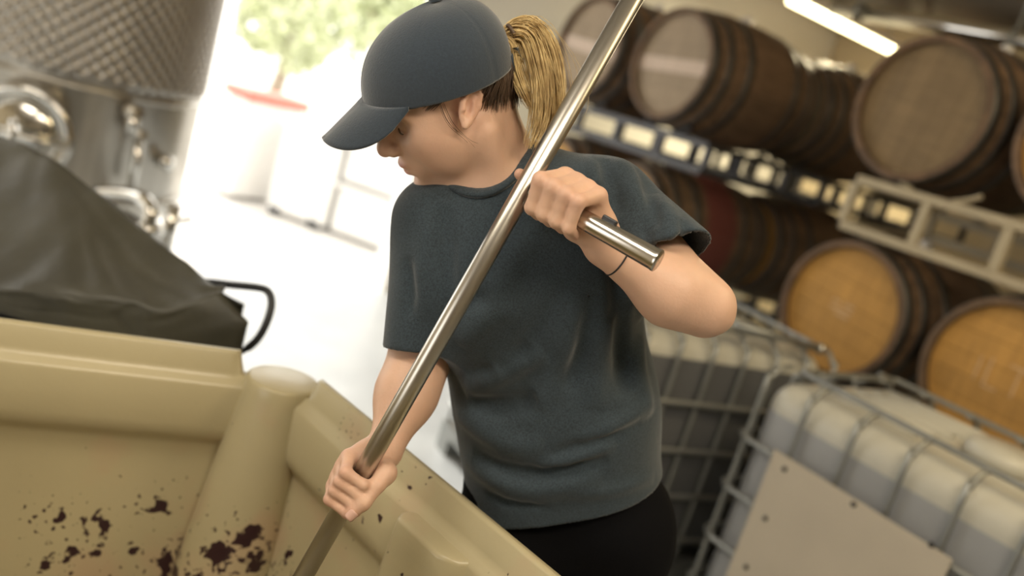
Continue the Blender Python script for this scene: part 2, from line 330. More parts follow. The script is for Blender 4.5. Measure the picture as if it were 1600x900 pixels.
# ------------------------------------------------------------------ caged liquid totes
def tote(corner, e, wd, dp, ht, full, label, nbar, level, plate=False):
    e = unit(e); g = np.array([-e[1], e[0], 0]); yaw = math.atan2(e[1], e[0])
    t = tag(empty('caged_tote', (corner[0], corner[1], 0), yaw), label, 'tote', 'caged liquid totes')
    for k in range(3): MB().abox(0, wd, dp*k/2-.05*k, dp*k/2-.05*k+.1, 0, .08).build('pallet_runner', MT['galv'], t)
    MB().abox(0, wd, 0, dp, .08, .13).build('pallet_deck', MT['galv'], t)
    bm = bmesh.new(); bmesh.ops.create_cube(bm, size=1)
    x0, x1, y0, y1, z0, z1 = .02, wd-.02, .02, dp-.02, .13, ht-.03
    for v in bm.verts: v.co = ((x0 if v.co.x < 0 else x1), (y0 if v.co.y < 0 else y1), (z0 if v.co.z < 0 else z1))
    bmesh.ops.bevel(bm, geom=bm.edges[:], offset=.085, segments=6, profile=.5, affect='EDGES', clamp_overlap=True)
    geom = bm.verts[:]+bm.edges[:]+bm.faces[:]
    bmesh.ops.bisect_plane(bm, geom=geom, plane_co=(0, 0, level), plane_no=(0, 0, 1))
    me = bpy.data.meshes.new('bottle'); bm.to_mesh(me)
    b2 = bm.copy(); bmesh.ops.delete(b2, geom=[f for f in b2.faces if f.calc_center_median().z > level], context='FACES'); lo = bpy.data.meshes.new('filled_bottle'); b2.to_mesh(lo)
    bmesh.ops.delete(bm, geom=[f for f in bm.faces if f.calc_center_median().z < level], context='FACES'); bm.to_mesh(me); bm.free(); b2.free()
    link('bottle_top', me, MT['hdpe'], t, True); link('filled_bottle', lo, full, t, True)
    MB().lathe([(.001, ht-.03), (.11, ht-.03), (.115, ht-.005), (.10, ht+.02), (.001, ht+.022)], 28, (wd/2, dp/2, 0)).build('screw_lid', MT['hdpe'], t, True)
    for k in range(5):                                                # moulded ribs over the top
        y = .15+(dp-.3)*k/4
        MB().tube([(.12, y, ht-.032), (wd/2-.16, y, ht-.024)], .014, 8).build('top_rib', MT['hdpe'], t, True)
    r = .0085
    def vbar(x, y, ix, iy):
        MB().tube(smooth_path([(x, y, .10), (x, y, ht-.10), (x+ix*.012, y+iy*.012, ht-.045), (x+ix*.05, y+iy*.05, ht-.005), (x+ix*.10, y+iy*.10, ht+.004)], 4), r, 8).build('vertical_bar', MT['galv'], t, True)
    for k in range(nbar):
        x = .03+(wd-.06)*k/(nbar-1); vbar(x, 0, 0, 1); vbar(x, dp, 0, -1)
    nd = max(3, int(dp/.17))
    for k in range(1, nd): y = dp*k/nd; vbar(0, y, 1, 0); vbar(wd, y, -1, 0)
    for z in (.23, .405, .58, .755):
        q = .06; ring = []
        for cx, cy, a0 in ((wd-q, dp-q, 0), (q, dp-q, 90), (q, q, 180), (wd-q, q, 270)):
            ring += [(cx+(q+.014)*math.cos(math.radians(a0+a)), cy+(q+.014)*math.sin(math.radians(a0+a)), z) for a in (0, 30, 60, 90)]
        MB().tube(ring, .0105, 8, closed=True).build('horizontal_bar', MT['galv'], t, True)
    q = .10; ring = []
    for cx, cy, a0 in ((wd-q, dp-q, 0), (q, dp-q, 90), (q, q, 180), (wd-q, q, 270)):
        ring += [(cx+(q-.08)*math.cos(math.radians(a0+a)), cy+(q-.08)*math.sin(math.radians(a0+a)), ht+.008) for a in (0, 45, 90)]
    MB().tube(ring, .0095, 8, closed=True).build('top_ring', MT['galv'], t, True)
    return t, e, g
t1, e1, g1 = tote((.835, 2.775), M_, 1.24, .72, 1.0, MT['hdpe_full'], 'caged white liquid tote with a beige plate on its front', 8, .868)
off = (t1.location[0]*g1[0]+t1.location[1]*g1[1])-.03
TL = onplane(1208, 712, g1, off); TR = onplane(1494, 863, g1, off); wdp = np.linalg.norm((TR-TL)[:2]); zt = (TL[2]+TR[2])/2
x0 = (TL-np.array([.835, 2.775, 0]))@e1
MB().abox(x0, x0+wdp, -.036, -.030, zt-.52, zt).build('front_plate', MT['ply'], t1, bevel=.001)
for (px, py) in ((1226, 733), (1196, 810), (1166, 886), (1334, 788), (1456, 851)):
    q = onplane(px, py, g1, off-.006)-np.array([.835, 2.775, 0]); MB().lathe([(.008, 0), (.008, .004), (.001, .005)], 10, (q@e1, -.036, q[2]), (0, -1, 0)).build('plate_screw', MT['black'], t1)
MB().abox(x0+.02, x0+wdp-.02, -.03, -.019, zt-.40, zt-.36).build('plate_strap', MT['galv'], t1)
e2 = unit((.86, .51, 0)); c2 = np.array([.44, 2.79, 0])
gg = np.array([-e2[1], e2[0], 0])
t2, _, _ = tote(c2, e2, .95, 1.1, 1.0, MT['hdpe_dark'], 'darker caged tote beyond, behind the woman\'s raised elbow', 7, .90)
for k, (a, b_, lab) in enumerate(((P(1150, 508, 3.05), P(1282, 545, 3.25), 'grey steel bar lying on top of the darker tote'),)):
    o = tag(empty('steel_bar', (a+b_)/2), lab, 'bar')
    rel(o, MB().tube([a, b_], .014, 12).build('bar_tube', MT['galv'], smooth=True)); rel(o, MB().tube([b_-(b_-a)*.03, b_+(b_-a)*.02], .02, 12).build('end_cap', MT['chrome'], smooth=True))
# ------------------------------------------------------------------ steel wine tank with dimple jacket
tp = P(100, 150, 4.25); TX, TY, TR_ = tp[0], tp[1], .60
t = tag(empty('wine_tank', (TX, TY, 0)), 'tall stainless steel wine tank with dimpled cooling jacket by the doorway', 'tank')
zj0, zj1 = 1.10, 2.75
MB().lathe([(.05, .34), (TR_*.6, .40), (TR_*.93, .50), (TR_, .58), (TR_, 2.9), (TR_*.9, 3.0), (.08, 3.12)], 72).build('shell', MT['steel_t'] if 'steel_t' in MT else MT['steel'], t, True)
nu, nv = 420, 264; v = []; f = []
A0 = math.radians(-175); A1 = math.radians(25)
uu = np.linspace(A0, A1, nu); vv = np.linspace(zj0, zj1, nv)
pitch = .062
U, V = np.meshgrid(uu, vv, indexing='ij')
su, sv = U*TR_/pitch, V/pitch
d1 = np.hypot((su+.5) % 1-.5, (sv+.5) % 1-.5); d2 = np.hypot(su % 1-.5, sv % 1-.5)
dm = np.minimum(d1, d2)
edge = np.minimum(1, np.minimum(np.minimum(V-zj0, zj1-V)/.03, np.minimum(U-A0, A1-U)*TR_/.03))
rad = TR_+.001+edge*(  .015-.014*np.exp(-(dm/.25)**2))
vx = np.stack([rad*np.cos(U), rad*np.sin(U), V], -1).reshape(-1, 3)
idx = np.arange(nu*nv).reshape(nu, nv)
fc = np.stack([idx[:-1, :-1], idx[1:, :-1], idx[1:, 1:], idx[:-1, 1:]], -1).reshape(-1, 4)
def npmesh(name, v, f):
    me = bpy.data.meshes.new(name); nvv, nff = len(v), len(f); k = f.shape[1]
    me.vertices.add(nvv); me.vertices.foreach_set('co', np.asarray(v, np.float32).ravel())
    me.loops.add(nff*k); me.loops.foreach_set('vertex_index', np.asarray(f, np.int32).ravel())
    me.polygons.add(nff); me.polygons.foreach_set('loop_start', np.arange(0, nff*k, k, dtype=np.int32))
    me.update(calc_edges=True); me.validate(); return me
MT['jacket'] = mat('jacket_steel', (.40, .375, .34), .33, 1.0, var=.15, vscale=3)
link('dimple_jacket', npmesh('dimple_jacket', vx, fc), MT['jacket'], t, True)
for z in (.60, 1.07, 2.79): MB().lathe([(TR_, z-.012), (TR_+.012, z-.01), (TR_+.012, z+.01), (TR_, z+.012)], 72).build('weld_band', MT['steel'], t, True)
cam_a = math.atan2(-TY, -TX)
for k in range(4):
    a = cam_a+.6+k*math.pi/2; x, y = .5*math.cos(a), .5*math.sin(a)
    lg = MB().tube([(x, y, .03), (x, y, .52)], .035, 16).build('leg', MT['steel'], t, True)
    MB().lathe([(.06, .0), (.06, .02), (.02, .05), (.02, .1)], 16, (x, y, 0)).build('foot', MT['galv'], lg)
def tank_dir(px, py):                                              # direction on the shell hit by the ray through a pixel
    r = ray(px, py); o = CAM[:2]-np.array([TX, TY]); d = r[:2]; a = d@d; b = o@d; c = o@o-TR_**2
    s = (-b-math.sqrt(max(b*b-a*c, 0)))/a; q = CAM+r*s-np.array([TX, TY, 0]); return unit((q[0], q[1], 0)), q
n_, q_ = tank_dir(38, 205)
mw = MB(); mw.lathe([(.155, 0), (.19, 0), (.19, .05), (.205, .07), (.19, .09), (.165, .09), (.155, .05)], 40, q_-n_*.01, n_).build('manway_collar', MT['chrome'], t, True)
dr = MB().lathe([(.158, .03), (.15, .06), (.11, .085), (.001, .10)], 40, q_-n_*.01, n_).build('manway_door', MT['chrome'], t, True)
s_ = np.cross(n_, Z_); MB().tube([q_+n_*.13-s_*.20, q_+n_*.13+s_*.20], .014, 10).build('clamp_bar', MT['chrome'], dr, True)
MB().tube(smooth_path([q_+n_*.13+s_*.03-Z_*.05, q_+n_*.19-Z_*.05, q_+n_*.19+Z_*.05, q_+n_*.13+s_*.03+Z_*.05], 4), .012, 8).build('clamp_wheel', MT['chrome'], dr, True)
for (px, y0, y1, rr) in ((197, 170, 205, .030), (205, 205, 290, .022)):
    n2, qa = tank_dir(px, y0); _, qb = tank_dir(px-12*(y1-y0)/80, y1)
    MB().tube([qa+n2*.07, qb+n2*.07], [rr, rr*.9], 14).build('sample_pipe', MT['chrome'], t, True)
    MB().tube([qa+n2*.0, qa+n2*.09], rr*1.25, 14).build('pipe_stub', MT['steel'], t, True)
n2, qa = tank_dir(250, 250); MB().tube([qa+n2*.0, qa+n2*.06], .035, 14).build('temperature_well', MT['chrome'], t, True)
n2, qa = tank_dir(210, 290)
pts = [P(150, 300, 3.72), P(200, 303, 3.66), P(226, 312, 3.62), P(236, 330, 3.6), P(232, 352, 3.6)]
MB().tube(smooth_path([np.array(p)-np.array([TX, TY, 0]) for p in pts], 5), .028, 14).build('outlet_bend', MT['chrome'], t, True)
p = P(232, 356, 3.6)-np.array([TX, TY, 0]); MB().lathe([(.03, -.03), (.045, -.03), (.045, .02), (.03, .02)], 16, p).build('outlet_flange', MT['chrome'], t, True)
MB().tube([p-Z_*.03, p-Z_*.16], .03, 14).build('outlet_valve', MT['chrome'], t, True)
p2 = P(268, 340, 3.75)-np.array([TX, TY, 0]); MB().tube([p2+Z_*.06, p2-Z_*.16], .03, 14).build('drain_valve', MT['chrome'], t, True)
MB().tube([p2-Z_*.02, p2+np.array([.10, -.05, .03])], .011, 8).build('valve_lever', MT['chrome'], t, True)
MB().tube([p2-Z_*.10, p2-Z_*.10+unit(-p2*np.array([1, 1, 0]))*.35], .025, 12).build('drain_pipe', MT['steel'], t, True)
# ------------------------------------------------------------------ covered cart behind the bin
base = P(120, 470, 2.05); base[2] = 0
t = tag(empty('covered_cart', base), 'hand cart heaped under a black plastic tarp, behind the beige bin', 'cart')
ridge = [P(-260, 150, 2.25), P(-80, 195, 2.22), P(0, 213, 2.2), P(60, 230, 2.16), P(130, 284, 2.1), P(200, 338, 2.05), P(270, 395, 1.98), P(345, 455, 1.88)]
fold = [P(-260, 425, 1.80), P(-80, 441, 1.80), P(0, 450, 1.80), P(90, 459, 1.80), P(165, 468, 1.80), P(215, 476, 1.80), P(268, 486, 1.80), P(346, 457, 1.835)]
cr = P(388, 505, 1.83)
hem = [np.array([q[0], q[1], .86]) for q in fold[:-1]]+[np.array([cr[0], cr[1], .84])]
mids = [ridge[i]*.5+fold[i]*.5+np.array([0, .03, .015])*math.sin(i) for i in range(8)]
back = [np.array([q[0]-.05, q[1]+.32-.02*i, min(q[2]-.2, .95)]) for i, q in enumerate(ridge)]; back[-1] = ridge[-1]+np.array([.02, .12, -.05])
bh = [np.array([q[0], q[1]+.03, .60]) for q in back]
skm = [fold[i]*.5+hem[i]*.5 for i in range(8)]; skm[-1] = cr+np.array([0, 0, 0])
rows = [hem, skm, fold, mids, ridge, back, bh]
# dense, slightly creased cloth between the guide rows
rowsS = [np.array(smooth_path(r, 7)) for r in rows]; g = []
for i in range(len(rowsS)-1):
    for k in range(8): g.append(rowsS[i]*(1-k/8)+rowsS[i+1]*(k/8))
g.append(rowsS[-1]); G = np.array(g); nr, nc = G.shape[:2]
for q in range(70):
    i, j = rng.integers(2, nr-2), rng.integers(2, nc-2); L_ = rng.uniform(4, 12); a = rng.uniform(0, math.pi)
    ii, jj = np.meshgrid(np.arange(nr), np.arange(nc), indexing='ij'); x = (ii-i)*math.cos(a)+(jj-j)*math.sin(a); y = -(ii-i)*math.sin(a)+(jj-j)*math.cos(a)
    G[:, :, 1] += (rng.uniform(-.005, .006)*np.exp(-(x/1.1)**2-(y/L_)**2)); G[:, :, 2] += (rng.uniform(-.006, .006)*np.exp(-(x/1.1)**2-(y/L_)**2))
G = G-base
ix = np.arange(nr*nc).reshape(nr, nc); fc = np.stack([ix[:-1, :-1], ix[:-1, 1:], ix[1:, 1:], ix[1:, :-1]], -1).reshape(-1, 4)
o = link('tarp', npmesh('tarp', G.reshape(-1, 3), fc), MT['tarp'], t, True); sm = o.modifiers.new('thickness', 'SOLIDIFY'); sm.thickness = .003
hp = [P(318, 441, 1.99), P(335, 442, 1.98), P(360, 445, 1.96), P(400, 449, 1.93), P(417, 454, 1.92), P(424, 468, 1.91), P(422, 488, 1.90), P(413, 512, 1.89), P(402, 530, 1.885), P(388, 543, 1.88), P(370, 553, 1.88)]
MB().tube(smooth_path([q-base for q in hp], 4), [.0085]*37+[.0065]*4, 12).build('push_handle', MT['black'], t, True) if len(smooth_path(hp, 4)) == 41 else None
xs = [q[0] for q in hem]; xa, xb = min(xs)-base[0], cr[0]-base[0]-.42; ya = fold[3][1]-base[1]+.05
MB().abox(xa, xb, ya, ya+.30, .28, .82).build('cart_body', MT['black'], t)
for x in (xa+.15, xb-.15):
    for y in (ya+.02, ya+.40): MB().lathe([(.03, -.025), (.13, -.025), (.14, -.015), (.14, .015), (.13, .025), (.03, .025)], 24, (x, y, .14), (0, 1, 0), True).build('wheel', MT['black'], t, True)
MB().abox(xa+.1, xb-.1, ya, ya+.42, .14, .28).build('axle_frame', MT['galv'], t)
# ------------------------------------------------------------------ beige fermenting bin
def beige():
    m = mat('beige_bin_plastic', (.47, .41, .255), .28, var=.05, vscale=3, bump=.06, bscale=40)
    nt = m.node_tree; L = nt.links.new; b = nt.nodes['Principled BSDF']; old = b.inputs['Base Color'].links[0].from_socket
    at = nt.nodes.new('ShaderNodeAttribute'); at.attribute_name = 'stain'
    tc = nt.nodes.new('ShaderNodeTexCoord')
    def nz(scale, lo, hi, off=0.0):
        n = nt.nodes.new('ShaderNodeTexNoise'); n.inputs['Scale'].default_value = scale; n.inputs['Detail'].default_value = 3; n.inputs['Roughness'].default_value = .55; L(tc.outputs['Object'], n.inputs['Vector'])
        # the threshold falls where the pulp has splashed more
        s = nt.nodes.new('ShaderNodeMath'); s.operation = 'MULTIPLY_ADD'; s.inputs[1].default_value = .235; L(at.outputs['Fac'], s.inputs[0]); L(n.outputs[0], s.inputs[2])
        r = nt.nodes.new('ShaderNodeMapRange'); r.inputs[1].default_value = lo; r.inputs[2].default_value = hi; L(s.outputs[0], r.inputs[0]); return r.outputs[0]
    a = nz(24, .765, .785); c = nz(85, .79, .81)
    mxm = nt.nodes.new('ShaderNodeMath'); mxm.operation = 'MAXIMUM'; L(a, mxm.inputs[0]); L(c, mxm.inputs[1])
    pk = nz(7, .62, .80)
    m1 = nt.nodes.new('ShaderNodeMix'); m1.data_type = 'RGBA'; m1.inputs[7].default_value = (.50, .33, .22, 1)
    pm = nt.nodes.new('ShaderNodeMath'); pm.operation = 'MULTIPLY'; pm.inputs[1].default_value = .45; L(pk, pm.inputs[0]); L(pm.outputs[0], m1.inputs[0]); L(old, m1.inputs[6])
    m2 = nt.nodes.new('ShaderNodeMix'); m2.data_type = 'RGBA'; m2.inputs[7].default_value = (.035, .014, .018, 1); L(mxm.outputs[0], m2.inputs[0]); L(m1.outputs[2], m2.inputs[6])
    L(m2.outputs[2], b.inputs['Base Color']); return m
MT['beige'] = beige()
RZ = 1.0
K = Zat(463, 557, RZ)[:2]; A_ = Zat(880, 900, RZ)[:2]; B_ = Zat(0, 495, RZ)[:2]
dr_ = (A_-K)/np.linalg.norm(A_-K); dl_ = (B_-K)/np.linalg.norm(B_-K)
SIDE = 1.12
corners = [K+dl_*SIDE, K, K+dr_*SIDE, K+dl_*SIDE+dr_*SIDE]              # plan of the inner rim edge
bt = tag(empty('fermenting_bin', (K[0], K[1], 0)), 'beige plastic fermenting bin splashed with dark grape skins inside', 'bin')
O3 = np.array([K[0], K[1], 0])
# wall section, (inward offset, height) from the outside foot up over the rim and down the inside
prof = [(.02, .16), (.006, .80), (.002, .93), (.0, .992), (.003, 1.0), (.014, 1.0), (.018, .996), (.021, .962), (.027, .950), (.036, .944), (.040, .936), (.042, .862), (.040, .846), (.032, .832), (.022, .822), (.018, .81), (.020, .78), (.044, .55), (.064, .22), (.11, .17)]
inner = [np.array(c) for c in corners]
cen = sum(inner)/4
def offset_poly(poly, d):
    n = len(poly); out = []
    for i in range(n):
        a, b_, c = poly[i-1], poly[i], poly[(i+1) % n]
        def nrm(p, q):
            t_ = (q-p)/np.linalg.norm(q-p); k = np.array([-t_[1], t_[0]]); return k if k@(cen-p) > 0 else -k
        n1, n2 = nrm(a, b_), nrm(b_, c); m = np.array([n1, n2]); out.append(np.linalg.solve(m, [n1@b_+d, n2@b_+d]))
    return out
mb = MB(); NS = 90; rings = []
def splash(p):                                                      # how much pulp has hit this bit of the wall
    u = (p[:2]-K)@dl_; v = (p[:2]-K)@dr_; h = p[2]; s = 0
    for (cu, ch, ru, rh, a) in SPL: s = max(s, a*math.exp(-((u-cu)/ru)**2-((h-ch)/rh)**2))
    for (cv, ch, rv, rh, a) in SPR: s = max(s, a*math.exp(-((v-cv)/rv)**2-((h-ch)/rh)**2)) if v > .06 else s
    return s
SPL = [(.10, .57, .13, .11, 1.05), (.02, .67, .07, .12, 1.0), (.30, .62, .15, .14, .78), (.38, .68, .08, .08, .72), (.2, .70, .10, .09, .72), (.25, .45, .3, .12, .9), (.07, .66, .07, .09, 1.12), (.14, .56, .08, .08, 1.15)]
SPR = [(.40, .98, .05, .025, .95), (.24, .97, .06, .03, .85), (.50, .88, .05, .04, 1.0), (.30, .85, .15, .1, .66), (.18, .60, .2, .2, .5), (.65, .95, .06, .03, .7)]
ts = np.linspace(0, 1, NS+1)
loops = []
for (d, h) in prof:
    q = offset_poly(inner, d); ring = []
    for i in range(4):
        a, b_ = q[i], q[(i+1) % 4]
        n = NS if i < 2 else 6
        for k in range(n): s = k/n; ring.append(np.array([*(a+(b_-a)*s), h]))
    ring = [np.array([p[0], p[1], min(p[2], .958)]) if np.linalg.norm(p[:2]-q[1]) < .088 else p for p in ring]
    loops.append(ring)
# finer rows where the inside is long and plain
full = []
for i in range(len(loops)-1):
    n = 14 if prof[i][1]-prof[i+1][1] > .1 and i > 6 else 1
    for k in range(n): full.append([a*(1-k/n)+b_*(k/n) for a, b_ in zip(loops[i], loops[i+1])])
full.append(loops[-1]); nr = len(full); nc = len(full[0])
V = [q for r in full for q in r]; Fq = []
for i in range(nr-1):
    for k in range(nc): Fq.append((i*nc+k, i*nc+(k+1) % nc, (i+1)*nc+(k+1) % nc, (i+1)*nc+k))
nb = len(V); V.append(np.array([*cen, .165]))
for k in range(nc): Fq.append(((nr-1)*nc+k, (nr-1)*nc+(k+1) % nc, nb, nb))
def stain_attr(me, pts):
    at = me.attributes.new('stain', 'FLOAT', 'POINT')
    at.data.foreach_set('value', np.array([splash(q) for q in pts], np.float32))
Fq = [tuple(dict.fromkeys(f)) for f in Fq]
me = pymesh('shell', [q-O3 for q in V], Fq); stain_attr(me, V)
o = link('shell', me, MT['beige'], bt, True)
def inn(a, b_): return K+dl_*a+dr_*b_
# round corner post inside the corner: half column with a flat cap
def solid(name, ring_fn, zs, cap_z, parent=bt, bevel=.006):
    mb = MB(); n = len(ring_fn(zs[0])); vs = []; fs = []
    for z in zs: vs += [np.array([*q, z]) for q in ring_fn(z)]
    for i in range(len(zs)-1):
        for k in range(n): fs.append((i*n+k, i*n+(k+1) % n, (i+1)*n+(k+1) % n, (i+1)*n+k))
    fs.append(tuple(range((len(zs)-1)*n, len(zs)*n)))
    me = pymesh(name, [q-O3 for q in vs], fs); stain_attr(me, vs)
    o = link(name, me, MT['beige'], parent, True)
    bm = bmesh.new(); bm.from_mesh(me); bmesh.ops.recalc_face_normals(bm, faces=bm.faces); bm.to_mesh(me); bm.free()
    b = o.modifiers.new('bevel', 'BEVEL'); b.width = bevel; b.segments = 3; b.limit_method = 'ANGLE'; b.angle_limit = .9; return o
pc = Zat(444, 592, .966)[:2]
bis = unit(cen-K); side = np.array([-bis[1], bis[0]])
def post(z):
    k = (.966-z); r = .066+.075*k; c = pc+bis*(.0+.12*k)
    return [c+r*(math.cos(a)*bis+math.sin(a)*side)*np.array([1, 1]) for a in np.linspace(-math.pi, math.pi, 49)[:-1]]
solid('corner_post', post, list(np.linspace(.17, .966, 40)), .966)
# square stacking post on the right wall
q0 = Zat(640, 797, .945)[:2]; q1 = Zat(790, 880, .945)[:2]
b0 = (q0-K)@np.linalg.inv(np.array([dl_, dr_])); b1 = (q1-K)@np.linalg.inv(np.array([dl_, dr_]))
def sq(z):
    k = .945-z; a = max(b0[0], .075)+.05*k; r0, r1 = b0[1]-.02*k, b1[1]+.04*k; w_ = .010
    c = [inn(.005, r0), inn(a-.02, r0), inn(a, r0+.02), inn(a, r1-.02), inn(a-.02, r1), inn(.005, r1)]
    return c
solid('stacking_post', sq, list(np.linspace(.17, .945, 24)), .945, bevel=.008)
# lifting lip on the rim corner, pallet feet
for i in range(4):
    c = corners[i]*.86+cen*.14; MB().box((c[0]-K[0], c[1]-K[1], .085), (.09, 0, 0), (0, .09, 0), (0, 0, .085)).build('pallet_foot', MT['beige'], bt, bevel=.01)
# ------------------------------------------------------------------ the yard outside the door
def yard_bin(px, py, w, d, h, z, label, red=False, group=None, feet=True, yaw=-.25):
    c = Zat(px, py, -.06)+np.array([.25, .97, 0])*d/2
    t = tag(empty('yard_bin', (c[0], c[1], z-.06), yaw), label, 'bin', group)
    MB().abox(-w/2, w/2, -d/2, d/2, .03, h*.92).build('bin_wall', MT['white'], t, bevel=.03)
    MB().abox(-w/2-.03, w/2+.03, -d/2-.03, d/2+.03, h*.92, h).build('rim', MT['red'] if red else MT['white'], t, bevel=.01)
    for x in (-w/2+.09, w/2-.09): MB().abox(x-.05, x+.05, -d/2+.02, d/2-.02, 0, .03) if not feet else MB().abox(x-.05, x+.05, -d/2-.01, d/2-.02, 0, .07).build('foot', MT['black'] if feet else MT['white'], t)
yard_bin(352, 309, .34, .6, .98, 0, 'white picking bin with a red top band, out in the yard', True, feet=False, yaw=-.62)
yard_bin(456, 346, .58, .7, .86, 0, 'white picking bin on dark feet just outside the doorway')
yard_bin(575, 388, .82, .8, .46, 0, 'lower white bin of the stack outside, left of the woman\'s chin', group='stacked yard bins', feet=False)
yard_bin(575, 388, .82, .8, .46, .46, 'upper white bin of the stack outside, level with the woman\'s chin', group='stacked yard bins', feet=False)
def tree(x, y, h, rad, label):
    t = tag(empty('yard_tree', (x, y, -.06)), label, 'tree')
    MB().tube([(0, 0, 0), (.1, 0, h*.3), (.05, .1, h*.6)], [.16, .12, .08], 10).build('trunk', MT['bark'], t, True)
    for k in range(5): a = k*1.3; MB().tube([(.07, .03, h*.42), (math.cos(a)*rad*.6, math.sin(a)*rad*.6, h*(.6+.05*k))], [.06, .02], 6).build('branch', MT['bark'], t)
    n = 2600; q = rng.normal(size=(n, 3)); q /= np.linalg.norm(q, axis=1)[:, None]; q *= rng.uniform(.35, 1, (n, 1))**.5
    cl = rng.normal(size=(14, 3)); cl /= np.linalg.norm(cl, axis=1)[:, None]; cid = rng.integers(0, 14, n)
    pos = cl[cid]*rad*.6*np.array([1, 1, .8])+q*rad*.5+np.array([0, 0, h*.68])
    a = rng.normal(size=(n, 3)); a /= np.linalg.norm(a, axis=1)[:, None]; b_ = np.cross(a, rng.normal(size=(n, 3))); b_ /= np.linalg.norm(b_, axis=1)[:, None]
    s = .13; v = np.stack([pos+a*s, pos+b_*s*.5, pos-a*s, pos-b_*s*.5], 1).reshape(-1, 3)
    o = link('foliage', npmesh('foliage', v, np.arange(n*4).reshape(n, 4)), MT['leaf'], t); o['kind'] = 'stuff'
tree(-5.7, 18.0, 2.7, 1.3, 'green tree across the yard seen beside the tank')
tree(-4.3, 21.5, 3.2, 1.4, 'green tree across the yard just left of the cap')
# ------------------------------------------------------------------ implicit surfaces: union of tapered limbs, meshed with surface nets
class Rc:
    def __init__(s, a, b, r1, r2):
        s.a = np.asarray(a, float); s.b = np.asarray(b, float); s.r1, s.r2 = r1, r2
        s.c = (s.a+s.b)/2; s.R = np.linalg.norm(s.b-s.a)/2+max(r1, r2)
    def __call__(s, p, bc, br):
        if np.linalg.norm(bc-s.c)-s.R-br > .07: return None
        ba = s.b-s.a; h = np.clip(((p-s.a)@ba)/max(ba@ba, 1e-12), 0, 1)
        return np.linalg.norm(p-s.a-h[:, None]*ba, axis=1)-(s.r1+(s.r2-s.r1)*h)
class El:
    def __init__(s, c, r, M=None):                                  # M: rows are the ellipsoid axes
        s.c = np.asarray(c, float); s.r = np.asarray(r, float); s.M = np.eye(3) if M is None else np.asarray(M, float); s.R = max(r)
    def __call__(s, p, bc, br):
        if np.linalg.norm(bc-s.c)-s.R-br > .07: return None
        q = (p-s.c)@s.M.T; k0 = np.linalg.norm(q/s.r, axis=1); k1 = np.linalg.norm(q/(s.r**2), axis=1)+1e-9
        return k0*(k0-1)/k1
class Gr:                                                           # items: (sign, blend, node); sign +1 joins, -1 carves
    def __init__(s, *it): s.it = list(it)
    def add(s, k, *nodes):
        for n in nodes: s.it.append((1, k, n))
        return s
    def sub(s, k, *nodes):
        for n in nodes: s.it.append((-1, k, n))
        return s
    def __call__(s, p, bc, br):
        d = None
        for sg, k, n in s.it:
            e = n(p, bc, br)
            if e is None: continue
            if d is None:
                if sg > 0: d = e
                continue
            if sg < 0: e = -e; h = np.maximum(k-np.abs(d-e), 0); d = np.maximum(d, e)+h*h/(4*k)
            else: h = np.maximum(k-np.abs(d-e), 0); d = np.minimum(d, e)-h*h/(4*k)
        return d
class Half:                                                         # node clipped by a plane (keeps the side n.p < c)
    def __init__(s, node, n, c): s.node, s.n, s.cc = node, unit(n), c
    def __call__(s, p, bc, br):
        d = s.node(p, bc, br); return None if d is None else np.maximum(d, p@s.n-s.cc)
def field(node, p, chunk=60000):
    out = np.full(len(p), 1.0)
    for i in range(0, len(p), chunk):
        q = p[i:i+chunk]; c = (q.min(0)+q.max(0))/2; d = node(q, c, np.linalg.norm(q.max(0)-q.min(0))/2)
        if d is not None: out[i:i+chunk] = d
    return out
